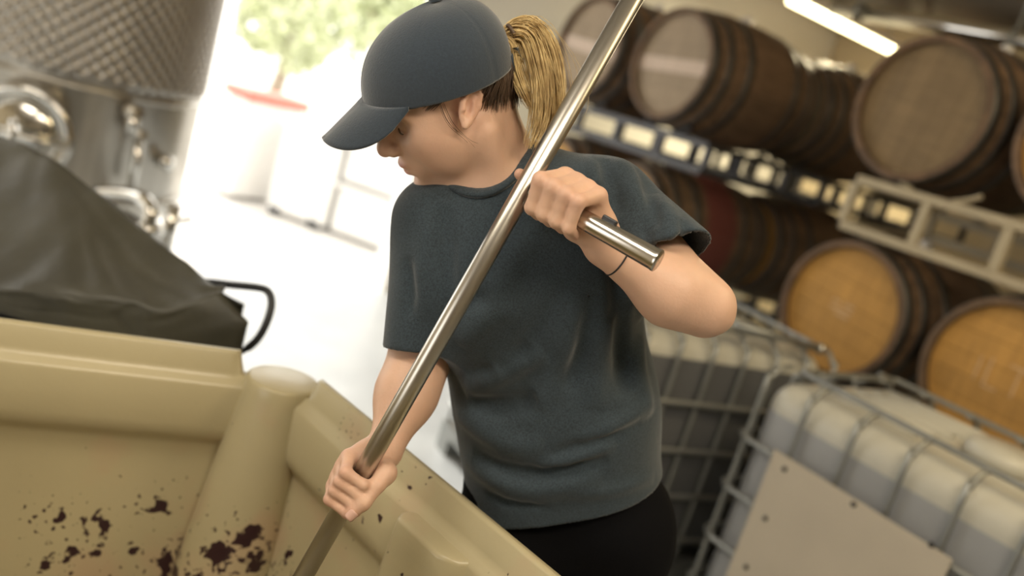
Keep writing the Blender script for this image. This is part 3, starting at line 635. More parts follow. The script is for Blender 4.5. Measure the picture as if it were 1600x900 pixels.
def nets(node, lo, hi, h, nb=16):
    lo = np.asarray(lo, float); hi = np.asarray(hi, float); nbk = np.ceil((hi-lo)/(h*nb)).astype(int)
    size = nbk*nb+4; IDS = []; POS = []; QD = []
    half = h*nb/2*math.sqrt(3)
    g1 = np.arange(-1, nb+1); gi, gj, gk = np.meshgrid(g1, g1, g1, indexing='ij'); m = nb+2
    flat = np.stack([gi, gj, gk], -1).reshape(-1, 3)
    C8 = [(0, 0, 0), (1, 0, 0), (0, 1, 0), (1, 1, 0), (0, 0, 1), (1, 0, 1), (0, 1, 1), (1, 1, 1)]
    E12 = [(0, 1), (2, 3), (4, 5), (6, 7), (0, 2), (1, 3), (4, 6), (5, 7), (0, 4), (1, 5), (2, 6), (3, 7)]
    c8 = np.array(C8, float)
    def cid(ijk): return ((ijk[:, 0]+2)*size[1]+ijk[:, 1]+2)*size[2]+ijk[:, 2]+2
    for bx in range(nbk[0]):
        for by in range(nbk[1]):
            for bz in range(nbk[2]):
                o = np.array([bx, by, bz])*nb; bc = lo+(o+nb/2)*h
                t = node(bc[None], bc, 0.0)
                if t is None or abs(t[0]) > half*1.5+.012: continue
                ijk = flat+o; d = node(lo+ijk*h, bc, half*1.15)
                if d is None: continue
                D = d.reshape(m, m, m); s = D < 0
                if s.all() or not s.any(): continue
                S = np.stack([s[a:m-1+a, b:m-1+b, c:m-1+c] for a, b, c in C8], -1); cnt = S.sum(-1); act = (cnt > 0) & (cnt < 8)
                if not act.any(): continue
                ai = np.argwhere(act); V = np.stack([D[a:m-1+a, b:m-1+b, c:m-1+c][act] for a, b, c in C8], -1)
                acc = np.zeros((len(ai), 3)); num = np.zeros(len(ai))
                for e0, e1 in E12:
                    x = (V[:, e0] < 0) != (V[:, e1] < 0); den = V[:, e0]-V[:, e1]; tt = np.where(x, V[:, e0]/np.where(den == 0, 1, den), 0)
                    acc += x[:, None]*(c8[e0]+tt[:, None]*(c8[e1]-c8[e0])); num += x
                gidx = ai+o-1; IDS.append(cid(gidx)); POS.append(lo+(gidx+acc/num[:, None])*h)
                for ax in range(3):
                    u, w_ = (ax+1) % 3, (ax+2) % 3
                    sl = [slice(1, m-1)]*3; s0 = s[tuple(sl)]; sl2 = list(sl); sl2[ax] = slice(2, m); s1 = s[tuple(sl2)]
                    e = np.argwhere(s0 != s1)
                    if not len(e): continue
                    fl = s0[e[:, 0], e[:, 1], e[:, 2]]; e = e+o
                    du = np.zeros(3, int); du[u] = 1; dw = np.zeros(3, int); dw[w_] = 1
                    q = np.stack([cid(e-du-dw), cid(e-dw), cid(e), cid(e-du)], -1); q[~fl] = q[~fl][:, ::-1]; QD.append(q)
    ids = np.concatenate(IDS); pos = np.concatenate(POS); qd = np.concatenate(QD)
    un, first = np.unique(ids, return_index=True); pos = pos[first]
    k = np.searchsorted(un, qd); k2 = np.clip(k, 0, len(un)-1); ok = (un[k2] == qd).all(1); return pos, k2[ok]
def relax(v, f, it=2, lam=.5):
    e = np.concatenate([f[:, [0, 1]], f[:, [1, 2]], f[:, [2, 3]], f[:, [3, 0]]]); e = np.concatenate([e, e[:, ::-1]]); n = len(v)
    cnt = np.bincount(e[:, 0], minlength=n).astype(float); cnt[cnt == 0] = 1
    for _ in range(it):
        a = np.stack([np.bincount(e[:, 0], v[e[:, 1], k], n) for k in range(3)], -1)/cnt[:, None]; v = v+lam*(a-v)
    return v
def cv(x, y, z): return XC*x+YC*y-FW*z                              # picture right, picture up, towards the lens
# ------------------------------------------------------------------ the punch-down tool
PR = .0128
pA, pB = P(991, -6, 1.085), P(553, 762, 1.16)
pd = unit(pB-pA); pEnd = pB+pd*.52
tool = tag(empty('punch_down_tool', pEnd), 'long polished steel punch-down pole with side handle, held by the woman', 'tool')
rel(tool, MB().tube([pA-pd*.22, pEnd], PR, 28).build('pole', MT['steel_p'] if 'steel_p' in MT else MT['steel'], smooth=True))
J = pA+pd*((P(829, 297, 1.12)-pA)@pd)
hE = P(1016, 401, 1.045); hd = unit(hE-J); HR = .0136
o = rel(tool, MB().lathe([(.0095, 0), (HR*.82, .008), (HR*.82, .035), (HR*.9, .09), (HR, np.linalg.norm(hE-J)-.004), (HR*1.04, np.linalg.norm(hE-J)-.003), (HR*1.04, np.linalg.norm(hE-J)), (HR*.95, np.linalg.norm(hE-J)+.001), (.001, np.linalg.norm(hE-J)+.001)], 28, J+hd*PR*.8, hd).build('side_handle', MT['handle'], smooth=True))
o.modifiers.new('edge', 'EDGE_SPLIT').split_angle = .7
hu = unit(np.cross(hd, unit(CAM-hE))); hu = hu if hu@YC > 0 else -hu
rel(tool, MB().box(hE-hd*.065+hu*HR, hd*.010, np.cross(hd, hu)*.004, hu*.004).build('spring_button', MT['black'], bevel=.002))
bn = unit(CAM-J); bn = unit(bn-pd*(bn@pd))
bl = MB(); bl.lathe([(.001, .009), (.006, .008), (.0075, .004), (.0075, 0)], 16, J+hd*PR*1.0+bn*PR*.45+hu*.004, unit(bn+hd*.8)); rel(tool, bl.build('clamp_bolt', MT['chrome'], smooth=True))
ring = [J+hd*(PR*1.2)+hu*(-.012)+.0075*(math.cos(a)*hu+math.sin(a)*unit(hd*.3+bn*.2)) for a in np.linspace(0, 2*math.pi, 13)[:-1]]
rel(tool, MB().tube(ring, .0016, 6, closed=True).build('retaining_ring', MT['chrome'], smooth=True))
pl = MB(); pl.lathe([(.001, 0), (.11, 0), (.115, .004), (.11, .010), (.03, .014), (.02, .05), (PR, .06)], 32, pEnd, -pd); rel(tool, pl.build('plunger_plate', MT['steel'], smooth=True))
# ------------------------------------------------------------------ the woman: frames and joints
HF = unit(cv(-.875, -.465, .10)); HU = cv(-.27, .81, .50); HU = unit(HU-HF*(HU@HF)); HL = np.cross(HU, HF)
HO = P(708, 149, 1.205)
HM = np.array([HF, HL, HU])
def hp_(f, l, u): return HO+HF*f+HL*l+HU*u
NB = P(778, 285, 1.265)                                            # base of the neck
SR, SL = P(672, 345, 1.265), P(952, 318, 1.25)
ER, EL = P(652, 572, 1.29), P(1101, 479, 1.175)
WR = P(601, 703, 1.215); WL = P(944, 386, 1.135)
CH, WA, PE = P(822, 430, 1.30), P(868, 640, 1.375), P(875, 800, 1.42)
BX = unit((SL-SR)-FW*((SL-SR)@FW)*.0)                               # her left
UPB = unit(NB-PE); BXo = unit(BX-UPB*(BX@UPB)); BF = np.cross(BXo, UPB); BF = BF if BF@(-FW) > 0 else -BF   # forwards, to the lens
# ---- head
def head():
    g = Gr()
    E = lambda f, l, u, r: El(hp_(f, l, u), r, HM)
    R = lambda a, b, r1, r2: Rc(hp_(*a), hp_(*b), r1, r2)
    g.add(.02, E(.004, 0, .043, (.090, .071, .076)), E(.045, 0, -.012, (.052, .058, .078)))
    for s in (1, -1):
        g.add(.03, R((.012, s*.050, -.045), (.049, s*.016, -.085), .017, .015))
        g.add(.03, E(.056, s*.040, -.018, (.030, .024, .026)))
        g.add(.03, E(.035, s*.045, -.048, (.034, .018, .032)))
    g.add(.02, E(.060, 0, -.087, (.017, .020, .015)))
    g.add(.02, E(.082, 0, -.062, (.020, .030, .028)))               # mouth mound
    for s in (1, -1): g.add(.018, R((.090, s*.010, .028), (.076, s*.042, .024), .012, .010))
    for s in (1, -1): g.sub(.02, E(.094, s*.033, .006, (.014, .017, .012)))
    for s in (1, -1): g.add(.004, E(.074, s*.032, .005, (.0135, .0135, .0125)))
    g.add(.012, R((.092, 0, .014), (.112, 0, -.018), .0075, .0085), E(.114, 0, -.026, (.0105, .0105, .0095)))
    for s in (1, -1): g.add(.006, E(.104, s*.0115, -.030, (.0095, .0065, .0075)))
    g.sub(.004, E(.109, .0065, -.0375, (.005, .003, .004)), E(.109, -.0065, -.0375, (.005, .003, .004)))
    g.add(.006, E(.098, 0, -.0535, (.0095, .021, .0058)), E(.095, 0, -.0665, (.0095, .018, .0068)))
    g.sub(.003, E(.106, 0, -.0600, (.010, .019, .0013)))
    g.sub(.012, E(.098, 0, -.0765, (.007, .016, .004)))
    for s in (1, -1):                                              # ears
        ec = np.array([.000, s*.0725, .002]); tilt = .85
        eM = np.array([unit(HF*math.cos(tilt)+HU*math.sin(tilt)), unit(HL*s+(-HF)*.60), unit(-HF*math.sin(tilt)+HU*math.cos(tilt))]); eM[0] = unit(np.cross(eM[1], eM[2])); eM[2] = unit(np.cross(eM[0], eM[1]))
        c0 = hp_(*ec); Q = lambda a, b, c: c0+.86*(eM[0]*a*(1 if (eM[0]@HF) > 0 else -1)+eM[1]*b+eM[2]*c)
        g.add(.006, El(c0, (.0145, .006, .025), eM))
        g.sub(.005, El(Q(.004, .0095, .000), (.0085, .0085, .0135), eM))
        hx = [Q(.010, .004, .010), Q(.009, .006, .024), Q(-.003, .007, .030), Q(-.014, .007, .022), Q(-.017, .006, .006), Q(-.012, .005, -.012)]
        for i in range(5): g.add(.003, Rc(hx[i], hx[i+1], .0028, .0028))
        g.add(.005, Rc(Q(-.004, .003, -.020), Q(.001, .003, -.029), .0056, .0046))
        g.add(.004, Rc(Q(.012, .003, .003), Q(.011, .005, -.006), .0032, .0032))
        g.add(.004, Rc(Q(-.007, .005, .016), Q(-.007, .005, -.008), .0024, .0024))
    # neck
    nb1 = hp_(-.030, 0, -.045)
    g.add(.03, Rc(hp_(-.032, 0, .0), nb1*.35+NB*.65, .050, .049), Rc(nb1*.35+NB*.65, NB-UPB*.03, .049, .062))
    g.add(.025, Rc(hp_(-.012, .058, -.045), NB+BXo*.012+BF*.048-UPB*.012, .015, .012))   # neck cord
    return g
# ---- hands
def grip(c, a, e0, wrist, sp, joints, thumb, wr, fr, palm, mirror=1):
    """fingers wrapped round a bar: c centre on the bar, a along it (index to little finger), e0 = angle 0, e1 = angle 90"""
    a = unit(a); e0 = unit(e0-a*(e0@a)); e1 = np.cross(a, e0)*mirror; g = Gr(); tips = []
    Q = lambda t, ph, R: c+a*t+R*(math.cos(math.radians(ph))*e0+math.sin(math.radians(ph))*e1)
    hand = Gr(); mcps = []
    for i in range(4):
        t = (i-1.5)*sp; jt = joints[i]; r = fr[i]; p = [Q(t+dt, ph, R) for (dt, ph, R) in jt]
        mcps.append(p[0])
        base = wrist+(p[0]-wrist)*.30+a*(i-1.5)*.004
        hand.add(.012, Rc(base, p[0], .0135, r*1.22))
        fg = Gr(); fg.add(.005, Rc(p[0], p[1], r*1.18, r*1.02), Rc(p[1], p[2], r*1.06, r*.92), Rc(p[2], p[3], r*.95, r*.80))
        g.add(.0032, fg); tips.append(p)
    for (t, ph, R, rad) in palm: hand.add(.02, El(Q(t, ph, R), (rad,)*3))
    tp_ = [Q(*q) if len(q) == 3 and not isinstance(q, np.ndarray) else q for q in thumb]
    hand.add(.014, Rc(wrist+(tp_[0]-wrist)*.35, tp_[0], .0125, .0120), Rc(tp_[0], tp_[1], .0125, .0100))
    th = Gr(); th.add(.005, Rc(tp_[1], tp_[2], .0102, .0094), Rc(tp_[2], tp_[3], .0096, .0076))
    g2 = Gr(); g2.add(.008, hand); g2.add(.006, g); g2.add(.004, th); g2.add(.02, Rc(wrist, wrist+(sum(mcps)/4-wrist)*.35, wr, wr*.95))
    return g2, tips, tp_, Q
toC = unit(CAM-pB)
RC = pB-pd*.002
jR = []
for i in range(4):
    k = i-1.5
    jR.append([(-.004, 118-3*i, .0295-.001*i), (.003, 40+3*i, .0295-.001*i), (.006, -22, .0236), (.007, -88, .0203)])
e1t = np.cross(pd, toC-pd*(toC@pd)); mir = 1 if e1t@XC < 0 else -1
handR, tipR, thR, QR = grip(RC, pd, toC, WR, .0146, jR, [(-.033, -105, .027), (-.020, -68, .0265), (.004, -40, .0310), (.0235, -24, .0315)], .0215, (.0076, .0078, .0074, .0066), [(-.012, 150, .027, .0135), (.010, 160, .027, .013), (-.02, 200, .031, .016)], mir)
LC = J+hd*((P(884, 326, 1.09)-J)@hd)
toL = unit(CAM-LC); e1t = np.cross(hd, toL-hd*(toL@hd)); mil = 1 if e1t@YC > 0 else -1
jL = []
for i in range(4):
    jL.append([(-.002, 118-4*i, .0400-.0015*i), (-.006, 26, .0370-.001*i), (-.004, -42, .0265), (-.002, -100, .0225)])
thL = [(-.002, 185, .038), P(858, 300, 1.145), P(835, 287, 1.15), P(812, 272, 1.14)]
handL, tipL, thLp, QL = grip(LC, hd, toL, WL, .0182, jL, thL, .0230, (.0094, .0097, .0092, .0082), [(.0, 170, .030, .015), (.02, 180, .03, .015), (.012, 205, .034, .016)], mil)
# ---- arms, trunk, legs as ONE surface
PEr, PEl = PE-BXo*.078-UPB*.03, PE+BXo*.078-UPB*.03
FR = np.array([PEr[0]-.03, PEr[1]+.10, .09]); FL = np.array([PEl[0]+.05, PEl[1]+.10, .09])
KR, KL = PEr*.52+FR*.48+np.array([0, -.05, 0]), PEl*.52+FL*.48+np.array([0, -.05, 0])
body = Gr()
body.add(.03, head())
trunk = Gr()
for s in (-1, 1):
    trunk.add(.06, Rc(CH+BXo*.055*s, WA+BXo*.040*s, .095, .085), Rc(WA+BXo*.04*s, PE+BXo*.045*s, .080, .068))
trunk.add(.05, Rc(SR, SL, .047, .047), Rc(NB-UPB*.02, CH, .06, .08))
body.add(.03, trunk)
legs = Gr()
for h_, k_, f_ in ((PEr, KR, FR), (PEl, KL, FL)): legs.add(.03, Rc(h_, k_, .068, .050), Rc(k_, f_, .052, .036))
body.add(.04, legs)
ar = Gr(); fa = unit(WR-ER)
ar.add(.03, Rc(SR, ER, .046, .0385), Rc(ER, ER+(WR-ER)*.36, .0375, .0385), Rc(ER+(WR-ER)*.36, WR, .0385, .0235))
body.add(.02, ar)
al = Gr(); out = cv(.8, -.6, 0); dwn = cv(-.35, -.9, 0)
al.add(.03, Rc(SL, EL, .048, .0345), Rc(EL, EL+(WL-EL)*.33+dwn*.006, .0330, .0405), Rc(EL+(WL-EL)*.33+dwn*.006, WL, .0405, .0235))
al.add(.016, Rc(EL+out*.006, EL+out*.028, .020, .0085))
body.add(.02, al)
body.add(.010, handR); body.add(.010, handL)
body.sub(.0015, Rc(pA-pd*.2, pEnd, PR-.0006, PR-.0006), Rc(J, hE, HR-.0006, HR-.0006))
pts_ = np.array([SR, SL, ER, EL, WR, WL, CH, PE, FR, FL, HO])
lo, hi = pts_.min(0)-.16, pts_.max(0)+.17
bv, bf = nets(body, lo, hi, .0026)
bv = relax(bv, bf, 1, .4)
woman = tag(empty('person', (PE[0], PE[1], 0)), 'woman in dark cap and grey t-shirt leaning over the bin with a steel pole', 'person')
WO = np.array([PE[0], PE[1], 0])
# skin with blood-warm lips, knuckles, ear and nose tip
skin = mat('warm_skin', (.68, .435, .31), .48, var=.05, vscale=30, bump=.06, bscale=260, sss=.12, spec=.4)
nt = skin.node_tree; b = nt.nodes['Principled BSDF']; old = b.inputs['Base Color'].links[0].from_socket
at = nt.nodes.new('ShaderNodeAttribute'); at.attribute_name = 'blush'; mx = nt.nodes.new('ShaderNodeMix'); mx.data_type = 'RGBA'; mx.inputs[7].default_value = (.42, .13, .12, 1)
nt.links.new(at.outputs['Fac'], mx.inputs[0]); nt.links.new(old, mx.inputs[6]); nt.links.new(mx.outputs[2], b.inputs['Base Color'])
bl = np.zeros(len(bv))
q = (bv-HO)@HM.T
bl = np.maximum(bl, .75*(np.exp(-((q[:, 2]+.0535)/.0055)**2-(q[:, 1]/.020)**4)*(q[:, 0] > .086)))
bl = np.maximum(bl, .75*(np.exp(-((q[:, 2]+.0670)/.0065)**2-(q[:, 1]/.018)**4)*(q[:, 0] > .086)))
bl = np.maximum(bl, .22*np.exp(-np.sum((q-np.array([.118, 0, -.03]))**2, 1)/.016**2))
bl = np.maximum(bl, .25*np.exp(-np.sum(((q-np.array([-.008, .078, .004]))/np.array([.02, .02, .03]))**2, 1)))
bl = np.maximum(bl, .12*np.exp(-np.sum(((q-np.array([.06, .05, -.03]))/np.array([.03, .03, .025]))**2, 1)))
for T in (tipR, tipL):
    for p in T:
        for k, a_ in ((0, .16), (1, .22), (3, .2)): bl = np.maximum(bl, a_*np.exp(-np.sum((bv-p[k])**2, 1)/.012**2))
for T in (thR, thLp): bl = np.maximum(bl, .25*np.exp(-np.sum((bv-T[3])**2, 1)/.013**2))
bme = npmesh('body', bv-WO, bf); a_ = bme.attributes.new('blush', 'FLOAT', 'POINT'); a_.data.foreach_set('value', bl.astype(np.float32))
BODY = link('body', bme, skin, woman, True)
nail = mat('finger_nail', (.66, .42, .34), .3)
def nail_at(p0, p1, r, nrm, par=BODY):
    ax = unit(p1-p0); nrm = unit(nrm-ax*(nrm@ax)); sd = np.cross(ax, nrm); v = []; f = []
    c = p1-ax*.001
    for i in range(7):
        u = -.0065+.013*i/6
        for j in range(7):
            a = -1.0+2.0*j/6; wd = math.sqrt(max(1-(abs(u)/.0075)**4, .05))
            v.append(c+ax*u+(r+.0006)*(math.cos(a*wd*.9)*nrm+math.sin(a*wd*.9)*sd)-WO)
    for i in range(6):
        for j in range(6): f.append((i*7+j, i*7+j+1, (i+1)*7+j+1, (i+1)*7+j))
    link('thumb_nail', pymesh('thumb_nail', v, f), nail, par, True).modifiers.new('thickness', 'SOLIDIFY').thickness = .0008
nail_at(thR[2], thR[3], .0082, toC*.8+XC*.25-YC*.1)
# ------------------------------------------------------------------ t-shirt
def snap(node, x, y, d0, d1, n=120):                                # first point of the surface on the ray through a pixel
    ds = np.linspace(d0, d1, n); q = CAM+ray(x, y)*ds[:, None]; v = field(node, q); k = np.argmax(v < 0); return q[k] if v[k] < 0 else None
hemN = unit(-UPB+cv(.03, 0, 0)); hemP = P(868, 768, 1.40)
tor = Gr()
for s in (-1, 1):
    tor.add(.07, Rc(CH+BXo*.060*s+UPB*.03, WA+BXo*(.046+.006*s)*1*s, .106, .094), Rc(WA+BXo*.046*s, PE+BXo*.062*s-UPB*.12, .094, .116))
    tor.add(.07, El(CH+BXo*.062*s+BF*.055-UPB*.015, (.062, .05, .062), np.array([BXo, BF, UPB])))
tor.add(.05, Rc(SR+BXo*.015, NB-UPB*.034, .052, .052), Rc(NB-UPB*.018+BXo*.05, SL-BXo*.01, .062, .055), Rc(NB-UPB*.05, CH, .075, .09))
HRp = P(652, 545, 1.275); HLp = P(1046, 398, 1.185)
slR_n = unit(unit(HRp-SR)+cv(0, -.35, 0)); slL_n = unit(unit(HLp-SL)+cv(-.25, -.45, 0))
SRs, SLs = SR+BXo*.004, SL
capR = Rc(SRs, HRp+unit(HRp-SR)*.07, .053, .049); capL = Rc(SLs, HLp+unit(HLp-SL)*.07, .059, .054)
neckH = Gr((1, .01, Rc(NB+UPB*.20-BF*.022-BXo*.020, CH+UPB*.05+BF*.012-BXo*.012, .068, .068)))
FOLDS = []                                                          # (polyline, height, width)
class Shirt:
    def __init__(s, cut): s.cut = cut
    def __call__(s, p, bc, br):
        d = tor(p, bc, br); big = None
        cut = s.cut
        if d is not None and cut: d = np.maximum(d, (p-hemP)@hemN)
        for cp, pt, n_ in ((capR, HRp, slR_n), (capL, HLp, slL_n)):
            e = cp(p, bc, br)
            if e is None: continue
            if cut: e = np.maximum(e, (p-pt)@n_)
            if d is None: d = e
            else: h = np.maximum(.035-np.abs(d-e), 0); d = np.minimum(d, e)-h*h/(4*.035)
        if d is None: return None
        if FOLDS:
            disp = np.zeros(len(p))
            for pl_, a_, w_, c_, R_ in FOLDS:
                if np.linalg.norm(bc-c_)-R_-br > 3*w_: continue
                m = np.full(len(p), 9.0); ub = np.zeros(len(p))
                for i in range(len(pl_)-1):
                    ab = pl_[i+1]-pl_[i]; t = np.clip(((p-pl_[i])@ab)/max(ab@ab, 1e-9), 0, 1); u = (i+t)/(len(pl_)-1)
                    e = np.linalg.norm(p-pl_[i]-t[:, None]*ab, axis=1)/w_; q = e < m; m = np.where(q, e, m); ub = np.where(q, u, ub)
                disp += a_*np.sin(math.pi*np.clip(ub, 0, 1))**.7*np.exp(-m*m)
            d = d-disp
        if cut:
            e = neckH(p, bc, br)
            if e is not None: d = np.maximum(d, -e)
        return d
S0 = Shirt(False)
def fold(pix, a, w_):
    pl_ = [snap(S0, x, y, .95, 1.6) for x, y in smooth2(pix)]; pl_ = [q for q in pl_ if q is not None]
    a *= 2.1
    if len(pl_) > 1: pl_ = np.array(pl_); c = pl_.mean(0); NEWF.append((pl_, a, w_, c, np.linalg.norm(pl_-c, axis=1).max()))
def smooth2(pix):
    return [(q[0], q[1]) for q in smooth_path([(x, y, 0) for x, y in pix], 4)]
NEWF = []
for pix, a, w_ in [
 ([(722, 606), (760, 592), (800, 570), (850, 548)], .010, .016), ([(715, 650), (740, 660), (790, 690), (850, 700)], .009, .016),
 ([(735, 628), (790, 636), (840, 620)], -.010, .014), ([(735, 585), (790, 570), (830, 540)], -.006, .012),
 ([(705, 700), (770, 745), (840, 762), (940, 745)], .008, .018), ([(740, 710), (800, 738), (870, 738), (950, 715)], -.009, .014),
 ([(830, 735), (900, 715), (960, 690)], .006, .010), ([(860, 712), (930, 690), (1000, 655)], -.005, .010), ([(900, 690), (970, 660), (1015, 625)], .006, .012),
 ([(945, 500), (935, 560), (930, 640)], .006, .016), ([(975, 470), (968, 540), (975, 620)], -.007, .013), ([(1000, 520), (998, 580), (1015, 650)], .006, .014),
 ([(905, 480), (880, 560), (840, 640)], .005, .018), ([(930, 450), (905, 540), (880, 610)], -.005, .014), ([(890, 430), (850, 500), (800, 560)], -.003, .018),
 ([(960, 240), (985, 275), (1000, 330)], .005, .012), ([(940, 250), (955, 290), (965, 340)], -.005, .010), ([(915, 225), (925, 260), (930, 290)], .004, .009), ([(985, 250), (1015, 300), (1030, 360)], -.005, .012), ([(1020, 300), (1045, 340), (1050, 385)], .005, .012), ([(1000, 340), (1010, 370), (1005, 392)], -.004, .009), ([(1060, 345), (1072, 372), (1070, 392)], -.004, .009),
 ([(985, 395), (1000, 440), (1000, 500)], .007, .014), ([(955, 410), (965, 450), (960, 500)], -.006, .012),
 ([(690, 320), (700, 400), (705, 480)], -.005, .012), ([(668, 340), (660, 420), (660, 500)], .003, .012), ([(640, 400), (645, 450), (640, 500)], -.003, .010), ([(700, 500), (735, 470), (770, 470)], -.004, .014), ([(720, 540), (760, 500), (810, 480)], .004, .014),
 ([(880, 770), (950, 765), (1020, 745)], .004, .010), ([(760, 770), (800, 785), (860, 790)], -.003, .008)]:
    fold(pix, a, w_)
FOLDS[:] = NEWF
SH = Shirt(True)
slo, shi = np.minimum(pts_[[0, 1, 7]].min(0), HLp)-.17, np.maximum(pts_[[0, 1, 7]].max(0), HLp)+.17
slo[2] = min(PE[2]-.12, slo[2])
sv, sf = nets(SH, slo, shi, .0032)
bd = field(S0, sv); nk = neckH.it[0][2]
inside = (bd < -.0018) & (field(nk, sv) < .0035)
inside |= ((sv-hemP)@hemN > -.0017) & (field(tor, sv) < -.0028)
for cp, pt, n_ in ((capR, HRp, slR_n), (capL, HLp, slL_n)): inside |= ((sv-pt)@n_ > -.0017) & (field(cp, sv) < -.0028)
sf = sf[~inside[sf].all(1)]
us = np.unique(sf); rm = np.full(len(sv), -1); rm[us] = np.arange(len(us)); sv = sv[us]; sf = rm[sf]
shirtm = mat('heather_jersey', (.046, .062, .075), .9, var=.28, vscale=420, bump=.25, bscale=700, sheen=.35, spec=.15)
o = SHIRT = link('t_shirt', npmesh('t_shirt', sv-WO, sf), shirtm, woman, True); m_ = o.modifiers.new('thickness', 'SOLIDIFY'); m_.thickness = .0025; m_.offset = -1
# collar band: rib following the edge of the neck hole
cr = []
for k in range(40):
    a = 2*math.pi*k/40; ax = unit(neckH.it[0][2].a-neckH.it[0][2].b); u_ = unit(BXo-ax*(BXo@ax)); v_ = np.cross(ax, u_)
    dr = u_*math.cos(a)+v_*math.sin(a); b0_ = neckH.it[0][2].b; hs = np.linspace(.24, .0, 200); q = b0_+dr*.0695+ax*hs[:, None]
    v = field(S0, q); kk = np.argmax(v < 0); cr.append(q[kk])
cr = np.array(cr)
for _ in range(3): cr = (np.roll(cr, 1, 0)+2*cr+np.roll(cr, -1, 0))/4
ccen = cr.mean(0); mb = MB(); vs = []; fs = []; nK = len(cr); prof_ = [(-.005, .0075), (-.0005, .0085), (.0022, .006), (.0030, .000), (.0026, -.007), (.0010, -.0115), (-.005, -.011)]
cax = unit(np.cross(cr[10]-cr[0], cr[20]-cr[0])); cax = cax if cax@UPB > 0 else -cax
for i in range(nK):
    rd = unit((cr[i]-ccen)-cax*((cr[i]-ccen)@cax)); sl = unit(cax*.62-rd*.78); nn = unit(rd*.62+cax*.78)
    for (a, b_) in prof_: vs.append(cr[i]+nn*(a+.001)+sl*b_-WO)
kk = len(prof_)
for i in range(nK):
    for j in range(kk): fs.append((i*kk+j, ((i+1) % nK)*kk+j, ((i+1) % nK)*kk+(j+1) % kk, i*kk+(j+1) % kk))
link('collar', pymesh('collar', vs, fs), shirtm, SHIRT, True)
# ------------------------------------------------------------------ trousers and shoes
tr = Gr()
for s, h_, k_, f_ in ((-1, PEr, KR, FR), (1, PEl, KL, FL)):
    tr.add(.03, Rc(h_, k_, .084, .068), Rc(k_, f_+np.array([0, 0, .03]), .068, .055)); tr.add(.04, Rc(PE+BXo*.055*s+UPB*.06, h_-UPB*.03, .088, .085))
tr.add(.04, Rc(PEr, PEl, .088, .088), Rc(PEr-UPB*.06, PEl-UPB*.06, .074, .074))
tv, tf = nets(tr, np.array([FR, FL, PE]).min(0)-.2, np.array([PE, FL, FR]).max(0)+.2, .008)
link('trousers', npmesh('trousers', tv-WO, tf), mat('black_trousers', (.005, .005, .006), .95, bump=.1, bscale=300, spec=.1), woman, True)
for f_ in (FR, FL):
    g = Gr(); g.add(.03, Rc(f_+np.array([0, .03, -.04]), f_+np.array([0, -.13, -.052]), .042, .036), Rc(f_, f_+np.array([0, .02, -.04]), .05, .042))
    v, f = nets(Half(g, (0, 0, -1), -.002), f_-.22, f_+.15, .006); link('shoe', npmesh('shoe', v-WO, f), MT['black'], woman, True)
# ------------------------------------------------------------------ cap (worn tipped a little back from the skull axis)
ct = math.radians(8); CFx, CUp = HF*math.cos(ct)+HU*math.sin(ct), HU*math.cos(ct)-HF*math.sin(ct)
CO = HO+HF*.118+HU*.036+cv(.003, .008, 0)
def cp_(f, l, u): return CO+CFx*(f-.118)+HL*l+CUp*(u-.036)
capm = mat('navy_cap_cotton', (.034, .047, .064), .9, var=.10, vscale=300, bump=.12, bscale=500, sheen=.6, spec=.1, sheen_rough=.5)
CAPZ = .036
def crown(th, t):                                                  # th 0 = front, t 0 base .. 1 top
    rf, rb, rl = .118, .090, .087; fx = math.cos(th); ly = math.sin(th)
    rr = (1-t**2.35)**(1/2.1); k = (rf if fx > 0 else rb); seam = 1-.012*math.exp(-((th % (math.pi/3)-math.pi/6+math.pi/6) % (math.pi/3)/.03)**2)-.012*math.exp(-((math.pi/3-(th % (math.pi/3)))/.03)**2)
    H = .101; lean = -.012*t
    return (fx*k*rr*seam+lean+.002, ly*rl*rr*seam, CAPZ-.004*abs(ly)+H*t)
nT, nH = 144, 36; v = []; f = []
for j in range(nH):
    t = 1-(1-j/(nH-1))**1.35 if False else j/(nH-1)
    t = math.sin(t*math.pi/2)**1.15*.999
    for i in range(nT): v.append(cp_(*crown(2*math.pi*i/nT, t))-WO)
for j in range(nH-1):
    for i in range(nT):
        th = 2*math.pi*(i+.5)/nT; tt = (j+.5)/(nH-1)
        dth = abs(th-math.pi)/.42; hh = (tt-.10)/.30
        if 0 < hh and dth**2+hh**2 < 1: continue                   # opening above the strap for the ponytail
        f.append((j*nT+i, j*nT+(i+1) % nT, (j+1)*nT+(i+1) % nT, (j+1)*nT+i))
f.append(tuple((nH-1)*nT+i for i in range(nT)))
CAP = link('cap', pymesh('cap', v, f), capm, woman, True); m_ = CAP.modifiers.new('thickness', 'SOLIDIFY'); m_.thickness = .003; m_.offset = -1
bt_ = cp_(-.010, 0, CAPZ+.101)-WO
MB().lathe([(.009, -.002), (.009, .002), (.006, .0055), (.001, .006)], 18, bt_, CUp).build('cap_button', capm, CAP, True)
v = []; f = []; nA, nB_ = 41, 12                                   # brim: curved peak
for i in range(nA):
    a = (-1+2*i/(nA-1)); th = a*math.radians(52); p0 = np.array(crown(th, .0)); L_ = .064*(1-abs(a)**2.4)**.5+.002
    for j in range(nB_):
        s = j/(nB_-1); fx = p0[0]-.002+L_*s; ly = p0[1]*(1+.04*s*(1-abs(a))); u_ = p0[2]+.003*(1-s)-.030*s*(L_/.07)-.050*(p0[1]/.088)**2*s*(L_/.066)
        v.append(cp_(fx, ly, u_)-WO)
for i in range(nA-1):
    for j in range(nB_-1): f.append((i*nB_+j, (i+1)*nB_+j, (i+1)*nB_+j+1, i*nB_+j+1))
